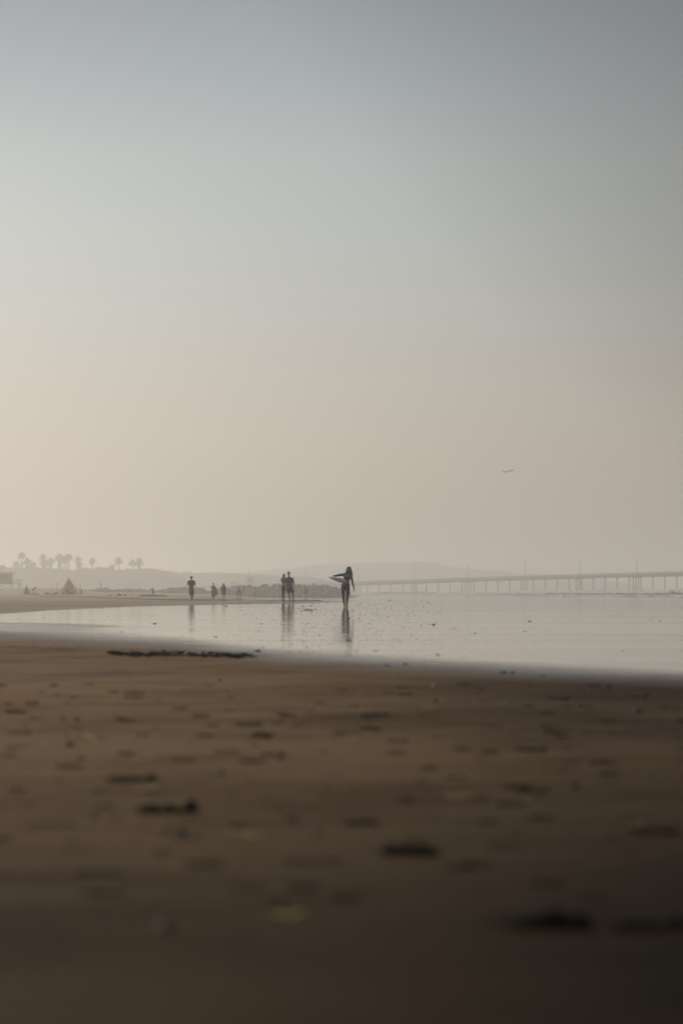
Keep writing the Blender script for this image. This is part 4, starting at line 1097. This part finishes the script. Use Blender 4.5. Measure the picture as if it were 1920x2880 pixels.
# ------------------------------------------------------------------ airliner
def airliner():
    d = 8200.0; c = P(1430, 1325, d)
    t = empty('airplane', c, 0, 'tiny airliner climbing to the right in the hazy sky', 'airplane')
    t.rotation_euler = (0, radians(-13), radians(-12))
    m = hexm('aircraft_paint', (.9, .9, .88), .5, .4)
    b = MB(); b.stack([(0, 0, z, r, r) for z, r in ((-20.5, .3), (-17, 1.1), (-12, 1.9), (-6, 2.1), (8, 2.1), (15, 2.0), (18, 1.4), (19.8, .5))], 16)
    o = b.build('fuselage', m, t, True)
    for v in o.data.vertices: v.co = Vector((v.co.z, v.co.y, v.co.x))
    for sg in (-1, 1):
        b = MB(); vs = []
        for y, x0, x1, z, th in ((1.5, 4.5, -3.0, -.8, .5), (17.5, -4.5, -6.8, .8, .15)):
            vs += [(x0, y * sg, z - th), (x1, y * sg, z - th * .4), (x1, y * sg, z + th * .4), (x0, y * sg, z + th)]
        b.add(vs, [(0, 1, 2, 3), (7, 6, 5, 4), (0, 4, 5, 1), (1, 5, 6, 2), (2, 6, 7, 3), (3, 7, 4, 0)]); b.build('wing', m, t)
        b = MB(); b.tube((4.6, 6 * sg, -1.9), (.4, 6 * sg, -1.7), 1.1, .7, 12); b.build('engine', m, t, True)
        b = MB(); vs = []
        for y, x0, x1 in ((.5, -15.5, -19), (6.3, -18.5, -20.3)):
            vs += [(x0, y * sg, .8), (x1, y * sg, .8), (x1, y * sg, 1.0), (x0, y * sg, 1.05)]
        b.add(vs, [(0, 1, 2, 3), (7, 6, 5, 4), (0, 4, 5, 1), (1, 5, 6, 2), (2, 6, 7, 3), (3, 7, 4, 0)]); b.build('tailplane', m, t)
    b = MB(); vs = []
    for z, x0, x1 in ((1.2, -13.5, -19.2), (7.6, -19, -21.3)):
        vs += [(x0, -.15, z), (x1, -.1, z), (x1, .1, z), (x0, .15, z)]
    b.add(vs, [(0, 1, 2, 3), (7, 6, 5, 4), (0, 4, 5, 1), (1, 5, 6, 2), (2, 6, 7, 3), (3, 7, 4, 0)]); b.build('tail_fin', m, t)
airliner()

# ------------------------------------------------------------------ what the tide left behind
M_kelp = mat('black_kelp', (.007, .0055, .004), .85, .05, .4, 12); M_kelpb = mat('brown_kelp', (.022, .014, .008), .85, .05, .4, 12)
M_yel = mat('yellow_kelp_leaf', (.52, .36, .13), .7, .1, .3, 8); M_org = mat('orange_shell', (.60, .20, .04), .5, .4, .2, 20)
M_shell = mat('pale_shell', (.38, .34, .27), .4, .5, .2, 20); M_peb = mat('dark_pebble', (.05, .045, .038), .6, .4, .4, 20)
def clump_mesh(seed, m, lumps=14, ln=1.0, h=.16):
    """matted weed: many small lobes and curling strands, about 1 long"""
    rn = random.Random(seed); b = MB()
    for i in range(lumps):
        x = rn.uniform(-.5, .5) * ln; r = rn.uniform(.05, .13)
        b.ell((x, rn.uniform(-.12, .12), rn.uniform(.0, h * .6)), r * rn.uniform(1, 1.8), r, r * rn.uniform(.5, .9) * h / .16, rotm(rn.uniform(-1, 1), rn.uniform(-.4, .4)), 8, 5)
    for i in range(lumps):
        p = Vector((rn.uniform(-.5, .5) * ln, rn.uniform(-.15, .15), .03)); a = rn.uniform(0, 6.28); pts = [p]
        for k in range(5):
            a += rn.uniform(-.7, .7); pts.append(pts[-1] + Vector((cos(a) * .07, sin(a) * .05, rn.uniform(-.015, .03))))
            pts[-1].z = max(.01, pts[-1].z)
        b.path(pts, [.018, .018, .016, .013, .010, .006], 5)
    me = bpy.data.meshes.new('clump'); me.from_pydata([tuple(v) for v in b.v], [], b.f); me.materials.append(m); me.polygons.foreach_set('use_smooth', [True] * len(me.polygons)); return me
CK = [clump_mesh(s, M_kelp) for s in range(4)]; CB = [clump_mesh(s + 10, M_kelpb) for s in range(4)]
def pebble_mesh(seed, m, flat=.6):
    bm = bmesh.new(); bmesh.ops.create_icosphere(bm, subdivisions=2, radius=.5); off = Vector((seed * 2.3, 0, seed))
    for v in bm.verts: v.co = Vector((v.co.x, v.co.y * .8, v.co.z * flat)) * (1 + .35 * noise.noise(v.co * 2.5 + off))
    me = bpy.data.meshes.new('pebble'); bm.to_mesh(me); bm.free(); me.materials.append(m); me.polygons.foreach_set('use_smooth', [True] * len(me.polygons)); return me
PB = [pebble_mesh(s, M_peb) for s in range(5)]; PS = [pebble_mesh(s + 9, M_shell, .45) for s in range(3)]; PO = pebble_mesh(30, M_org)
def leaf_mesh(seed):
    rn = random.Random(seed); vs = []; fs = []; K = 9
    for i in range(K + 1):
        s = i / K; w = .13 * sin(pi * min(.97, s * .95 + .04)) + .01; z = .03 + .03 * sin(s * 7 + seed); yb = .06 * sin(s * 4 + seed)
        for q in (-1, 0, 1): vs.append((s - .5, yb + w * q * (1 + .2 * rn.uniform(-1, 1)), z + abs(q) * .025 * sin(s * 15 + seed) + .012))
    n3 = len(vs)
    vs += [(x, y, z - .012) for x, y, z in vs]
    for i in range(K):
        for q in (0, 1):
            a = i * 3 + q; fs.append((a, a + 1, a + 4, a + 3)); fs.append((n3 + a + 3, n3 + a + 4, n3 + a + 1, n3 + a))
        for a, b_ in ((i * 3, i * 3 + 3), (i * 3 + 5, i * 3 + 2)): fs.append((a, b_, n3 + b_, n3 + a))
    me = bpy.data.meshes.new('kelp_leaf'); me.from_pydata(vs, [], fs); me.materials.append(m_ := M_yel); me.polygons.foreach_set('use_smooth', [True] * len(me.polygons)); return me
LF = [leaf_mesh(s) for s in range(4)]
def put(name, me, u, y, wpx, label, cat, group=None, hz=1.0, ry=1.0, rz=0.0):
    p = G(u, y); s = wpx * p.y / F
    o = bpy.data.objects.new(name, me); COL.objects.link(o); o.location = (p.x, p.y, 0.0); o.scale = (s, s * ry, s * hz); o.rotation_euler = (0, 0, rz)
    return tag(o, label, cat, group)
GK = 'seaweed clumps strewn over the near sand'
near = [  # photo column, row, width, black?, label
    (478, 2284, 150, 1, 'long jet-black seaweed clump in the left middle foreground', 1.2), (370, 2196, 115, 0, 'brown seaweed clump just above the long black one', 1.0),
    (1148, 2402, 140, 1, 'black spindle-shaped seaweed clump near the bottom centre', 1.3), (1530, 2606, 240, 1, 'widest black seaweed clump at the lower right', 1.0),
    (1830, 2612, 190, 1, 'black seaweed clump cut by the right edge, level with the widest one', 1.0), (1838, 2343, 105, 1, 'dark seaweed clump near the right edge with an ochre tip', 1.0),
    (1015, 2318, 80, 1, 'dark grey seaweed clump left above the spindle-shaped one', 1.0), (1500, 2228, 70, 0, 'brown seaweed tuft left of the small black lump', .8),
    (768, 2540, 60, 0, 'dim brown seaweed tuft low in the centre left', 1.0), (572, 2434, 80, 0, 'dim two-part seaweed clump below the long black one', .9),
    (50, 2222, 44, 0, 'small brown seaweed clump close to the left edge', 1.0), (700, 2040, 65, 0, 'brown tuft in the upper centre of the sand', .8),
    (838, 2042, 40, 0, 'short brown tuft right of the upper centre tuft', .7), (1115, 2085, 50, 0, 'small dark tuft in the centre above the paired tufts', .8),
    (1115, 2120, 46, 0, 'paired dark tufts below the small centre tuft', .8), (1202, 2165, 44, 1, 'dark tuft right of centre above a fainter one', .9),
    (1187, 2196, 34, 0, 'fainter tuft directly below the dark right-centre tuft', .8), (1490, 2110, 74, 0, 'elongated dark tuft at the right middle', .8),
    (1694, 2147, 66, 0, 'flat dark tuft further right of the elongated one', .7), (1060, 2012, 60, 0, 'dark tuft with thin tail near the upper middle', .6),
    (1385, 2043, 44, 0, 'small smudge of seaweed below the bluish strip', .6), (970, 2060, 60, 0, 'soft brown streak of weed left of centre top', .5),
    (500, 1995, 30, 0, 'tiny brown tuft left of the centre top', .8), (960, 1940, 26, 1, 'small black tuft right under the water edge', .7),
    (100, 2020, 40, 0, 'short weed streak near the upper left of the sand', .6), (140, 2320, 110, 0, 'faint wide weed streak at the lower left', .3),
    (290, 2455, 120, 0, 'faint dark weed streak below the round brown blob', .3), (880, 2424, 140, 0, 'faint long weed streak left of the spindle-shaped clump', .3),
    (1415, 2382, 100, 0, 'faint weed streak right of the spindle-shaped clump', .3), (1708, 2200, 40, 0, 'faint tuft right of the small black lump', .5)]
for i, (u, y, w, k, lb, hz) in enumerate(near):
    put('seaweed_clump', (CK if k else CB)[i % 4], u, y, w, lb, 'seaweed', GK, hz * .95, 1.1, R.uniform(-.25, .25))
for i, (u, y, w, lb) in enumerate([(240, 2078, 120, 'long yellowish kelp leaf at the upper left of the sand'), (425, 2078, 45, 'short yellowish kelp leaf right of the long one'),
                                   (402, 2136, 90, 'pale ochre kelp leaf above the brown clump'), (420, 2220, 90, 'ochre kelp leaf under the brown clump'),
                                   (690, 2352, 120, 'broad golden kelp leaf in the centre left foreground'), (800, 2576, 120, 'blurred golden kelp leaf low in the centre'),
                                   (1285, 2242, 90, 'ochre kelp leaf slanting down right of centre'), (1790, 2318, 44, 'ochre leaf tip beside the dark clump near the right edge'),
                                   (755, 2058, 34, 'small ochre leaf under the upper centre tuft'), (1000, 1955, 40, 'thin tan leaf near the centre below the water edge'),
                                   (25, 2305, 40, 'ochre leaf at the left edge'), (990, 2080, 44, 'tan leaf beside the soft brown streak')]):
    put('kelp_leaf', LF[i % 4], u, y, w, lb, 'kelp leaf', 'yellow kelp leaves on the near sand', 1.2, 1.5, R.uniform(-.2, .2))
for i, (u, y, w, lb) in enumerate([(1615, 2214, 34, 'small black rounded stone with soft shadow in the right foreground'), (465, 2612, 46, 'round dark stone low at the left'),
                                   (507, 2356, 34, 'round brown stone under the long black clump'), (787, 2136, 22, 'small black stone just right of centre left'),
                                   (197, 2098, 26, 'dark stone left among the ochre leaves'), (230, 2136, 24, 'dark stone below the long yellowish leaf'),
                                   (617, 1914, 14, 'single black stone below the line of seaweed'), (1087, 1873, 12, 'black stone at the water edge, left of two'),
                                   (1139, 1869, 12, 'black stone at the water edge, right of two'), (820, 2305, 30, 'grey stone in the middle foreground'),
                                   (180, 2024, 18, 'small dark stone in the upper left sand'), (215, 2026, 20, 'slightly larger dark stone beside the upper left one'),
                                   (1222, 1973, 20, 'grey stone directly below the orange shell'), (1628, 1987, 20, 'grey stone at the right under the bluish strip'),
                                   (1810, 1966, 20, 'black stone near the right edge under the bluish strip'), (1710, 1935, 22, 'dark flat stone right, on the bluish strip'),
                                   (1790, 2004, 26, 'dark stone pair member near the right edge'), (620, 2178, 26, 'dim stone left of centre'),
                                   (275, 2228, 24, 'dim stone left of the brown clump'), (265, 2298, 24, 'dim round stone left of the long black clump'),
                                   (325, 2300, 22, 'second dim round stone left of the long black clump'), (890, 2342, 30, 'dim stone near the middle, left of dark grey clump')]):
    put('stone', PB[i % 5], u, y, w * 1.0, lb, 'stone', 'dark stones on the near sand', 1.3)
put('shell', PO, 1222, 1930, 17, 'bright orange shell on the sand below the water edge', 'shell', None, 1)
for i, (u, y, w) in enumerate([(1178, 1888, 8), (1395, 1952, 9), (1400, 1978, 12), (1417, 1978, 12), (1650, 1944, 8), (298, 2147, 12), (1352, 2381, 16), (470, 1963, 8), (1555, 1974, 8), (1105, 1908, 8), (1152, 1901, 6)]):
    put('shell', PS[i % 3], u, y, w * .8, 'small pale shell half sunk in the near sand', 'shell', 'small pale shells on the near sand', .7)
rn = random.Random(31)
for i in range(200):
    u = rn.uniform(-30, 1950); y = 1925 + 620 * rn.random() ** 1.7
    if y < near_edge(u) + 40: continue
    put('seaweed_clump', rn.choice(CB + CK[:1]), u, y, rn.choice([12, 16, 20, 26, 34, 46]) * (1 + (y - 1900) / 900), 'small soft brown tuft of weed among many on the near sand', 'seaweed', 'small brown tufts on the near sand', rn.uniform(.5, 1.0), 1.6, rn.uniform(-.5, .5))
for i in range(34):
    u = rn.uniform(0, 1500); y = 1940 + 520 * rn.random() ** 1.4
    put('kelp_leaf', rn.choice(LF), u, y, rn.uniform(26, 70), 'small tan kelp blade among many on the near sand', 'kelp leaf', 'small tan kelp blades on the near sand', .7, 1.2, rn.uniform(-.4, .4))
# dark line of weed along the water edge
ws = empty('seaweed_line', G(495, 1843), 0, 'long broken line of black seaweed lying along the edge of the shallow water', 'seaweed')
wb = Vector(ws.location); b = MB(); b2 = MB(); rn = random.Random(4)
for i in range(190):
    s = rn.random(); u = 315 + 365 * s; yy = 1841 + 6 * s + rn.gauss(0, 1.8) + 1.5 * sin(s * 9)
    if noise.noise(Vector((u / 26.0, 2, 0))) < -.06: continue
    p = G(u, yy) - wb; r = rn.uniform(.006, .015) * (1.1 - .4 * s)
    b.ell((p.x, p.y, r * .5), r * rn.uniform(1, 4), r * 2.2, r * rn.uniform(.4, 1.9), n=7, m=5)
    if rn.random() < .35:
        b.path([p, p + Vector((rn.uniform(-.1, .1), rn.uniform(-.2, .2), .03)), p + Vector((rn.uniform(-.25, .25), rn.uniform(-.3, .3), .01))], [.012, .010, .004], 5)
b.build('weed_mat', M_kelpb, ws, True)
for i in range(12):
    s = rn.random(); p = G(400 + 240 * s, 1842 + 5 * s) - wb; b2.ell((p.x, p.y, .02), .022, .022, .016, n=8, m=5)
b2.build('shell_bits', M_shell, ws, True)
# bits on the mirror of water
named = [(980, 1802, 11, 'black lump mirrored in the water right below the surfer reflection', 1), (1056, 1832, 9, 'black lump right of the surfer reflection near the water edge', 1),
         (1415, 1893, 14, 'dark flat weed scrap on the near rim of the water', 1), (1440, 1894, 11, 'smaller weed scrap touching the flat one on the near rim', 1),
         (855, 1803, 15, 'pale brown thin weed strip left of the surfer reflection', 0), (1098, 1817, 13, 'orange-brown leaf scrap on the water', 0),
         (1230, 1843, 9, 'dark weed bit with a tan tail on the water', 1), (1544, 1854, 8, 'lone brown bit on the water at the right', 0), (734, 1755, 6, 'dark stick-like bit on the water left of the couple reflection', 1),
         (345, 1778, 6, 'small black bit on the left wet sand', 1), (435, 1755, 8, 'small dark weed bit on the left film of water', 1), (558, 1783, 9, 'two-tone weed bit left of the walker reflection', 0),
         (590, 1787, 8, 'narrow weed bit right of the two-tone one', 0), (607, 1792, 8, 'dark weed bit nearest the left wet rim', 1), (683, 1801, 8, 'brown weed bit below the couple reflection', 0),
         (1218, 1758, 8, 'black bit with thin tail right of the surfer', 1), (1488, 1748, 8, 'black bit under the pier reflection', 1), (1475, 1776, 6, 'round black bit on the lamp post reflection', 1),
         (725, 1832, 13, 'dark bit on the bluish rim left of the centre', 1), (706, 1841, 9, 'small dark bit beside the bluish rim', 1), (1525, 1902, 9, 'black bit on the bluish rim at the right', 1)]
for i, (u, y, w, k, bl) in enumerate(named):
    put('seaweed_bit', (CK if bl else LF)[i % 4], u, y, w * 1.15, k, 'seaweed', 'seaweed bits on the shallow water', 1.9, 1.6)
rn = random.Random(17); cnt = 0
while cnt < 120:
    u = rn.uniform(20, 1900); v = rn.random(); y = 1688 + 190 * v ** 1.3
    if not (far_edge(u) + 2 < y < near_edge(u) - 4): continue
    w8 = exp(-((u - 960) / 260) ** 2) * .9 + .08
    if rn.random() > w8: continue
    s = min(9, rn.choice([2.2, 2.8, 3.2, 4.0, 5.2]) * (1 + (y - 1690) / 200) * (1.6 if rn.random() < .1 else 1))
    put('pebble', rn.choice(PB), u, y, s, 'small dark pebble scattered on the mirror-like wet sand', 'pebble', 'small pebbles scattered on the wet sand', .8, 1.2, rn.uniform(0, 3)); cnt += 1
b = MB(); cnt = 0
while cnt < 1000:
    u = rn.uniform(-50, 1950); y = 1684 + 190 * rn.random() ** 1.2
    if not (far_edge(u) + 1 < y < near_edge(u)): continue
    if rn.random() > exp(-((u - 980) / 260) ** 2) + .05 + .5 * exp(-((u - 850 - rn.gauss(0, 20)) / 40) ** 2 - ((y - 1716) / 6) ** 2): continue
    if y > 1690: p = G(u, y)
    else: continue
    s = rn.uniform(.5, 1.3) * p.y / F
    b.ell((p.x, p.y, s * .25 + .003), s * rn.uniform(.7, 1.8), s * 1.5, s * .75, n=6, m=3); cnt += 1
cnt = 0
while cnt < 900:
    u = rn.uniform(-100, 2000); y = near_edge(u) + rn.random() ** 1.3 * 420; p = G(u, y); s = rn.uniform(.7, 2.4) * p.y / F
    b.ell((p.x, p.y, s * .15), s * rn.uniform(.6, 1.8), s, s * .45, n=6, m=3); cnt += 1
for cx, cy_, n1, sx, sy in ((868, 1716, 70, 14, 2.5), (215, 1880, 60, 60, 14), (180, 1815, 50, 60, 8)):
    for k in range(n1):
        p = G(rn.gauss(cx, sx), rn.gauss(cy_, sy)); s = rn.uniform(.8, 2.2) * p.y / F; b.ell((p.x, p.y, s * .2), s * 1.4, s * 2, s * .5, n=6, m=3)
o = b.build('shell_grit', M_peb, None, True); tag(o, 'fine dark grit and shell bits peppering the wet sand', 'grit', None, 'stuff')
# thin dark tide line on the far dry sand
b = MB(); rn = random.Random(9)
for i in range(700):
    u = rn.uniform(100, 900); yl = lerp_tab([(100, 1676.5), (250, 1680), (400, 1685.5), (500, 1688), (900, 1689.5)], u); d = DZ(yl, u, 140, 420) if i % 700 < 0 else None
    z = ground_z(u, 200); d = F * (CAM_H - z) / (yl - HY)
    for _ in range(6): z = ground_z(u, d); d = .5 * d + .5 * max(120, min(450, F * (CAM_H - z) / (yl - HY)))
    s = rn.uniform(.05, .16); b.ell(((u - 960) / F * d, d + rn.gauss(0, .6), z + s * .1), s * 2.4, s, s * .35, n=6, m=3)
o = b.build('tide_line', M_kelpb, None, True); tag(o, 'thin dark tide line of debris across the dry sand at the left', 'tide line', None, 'stuff')

# ------------------------------------------------------------------ haze
x0, x1, y0, y1, z0, z1 = -1500, 1500, -60, 2600, -4, 31
b = MB(); b.box(((x0 + x1) / 2, (y0 + y1) / 2, (z0 + z1) / 2), (x1 - x0, y1 - y0, z1 - z0))
hm = bpy.data.materials.new('haze'); hm.use_nodes = True; n = hm.node_tree.nodes; n.remove(n['Principled BSDF'])
pv = n.new('ShaderNodeVolumePrincipled'); pv.inputs['Color'].default_value = (.975, .96, .925, 1); pv.inputs['Density'].default_value = .00108
pv.inputs['Anisotropy'].default_value = .45
hm.node_tree.links.new(pv.outputs[0], n['Material Output'].inputs['Volume'])
hz = b.build('haze', hm); tag(hz, 'pale warm sea haze lying over the whole beach', 'haze', None, 'stuff')
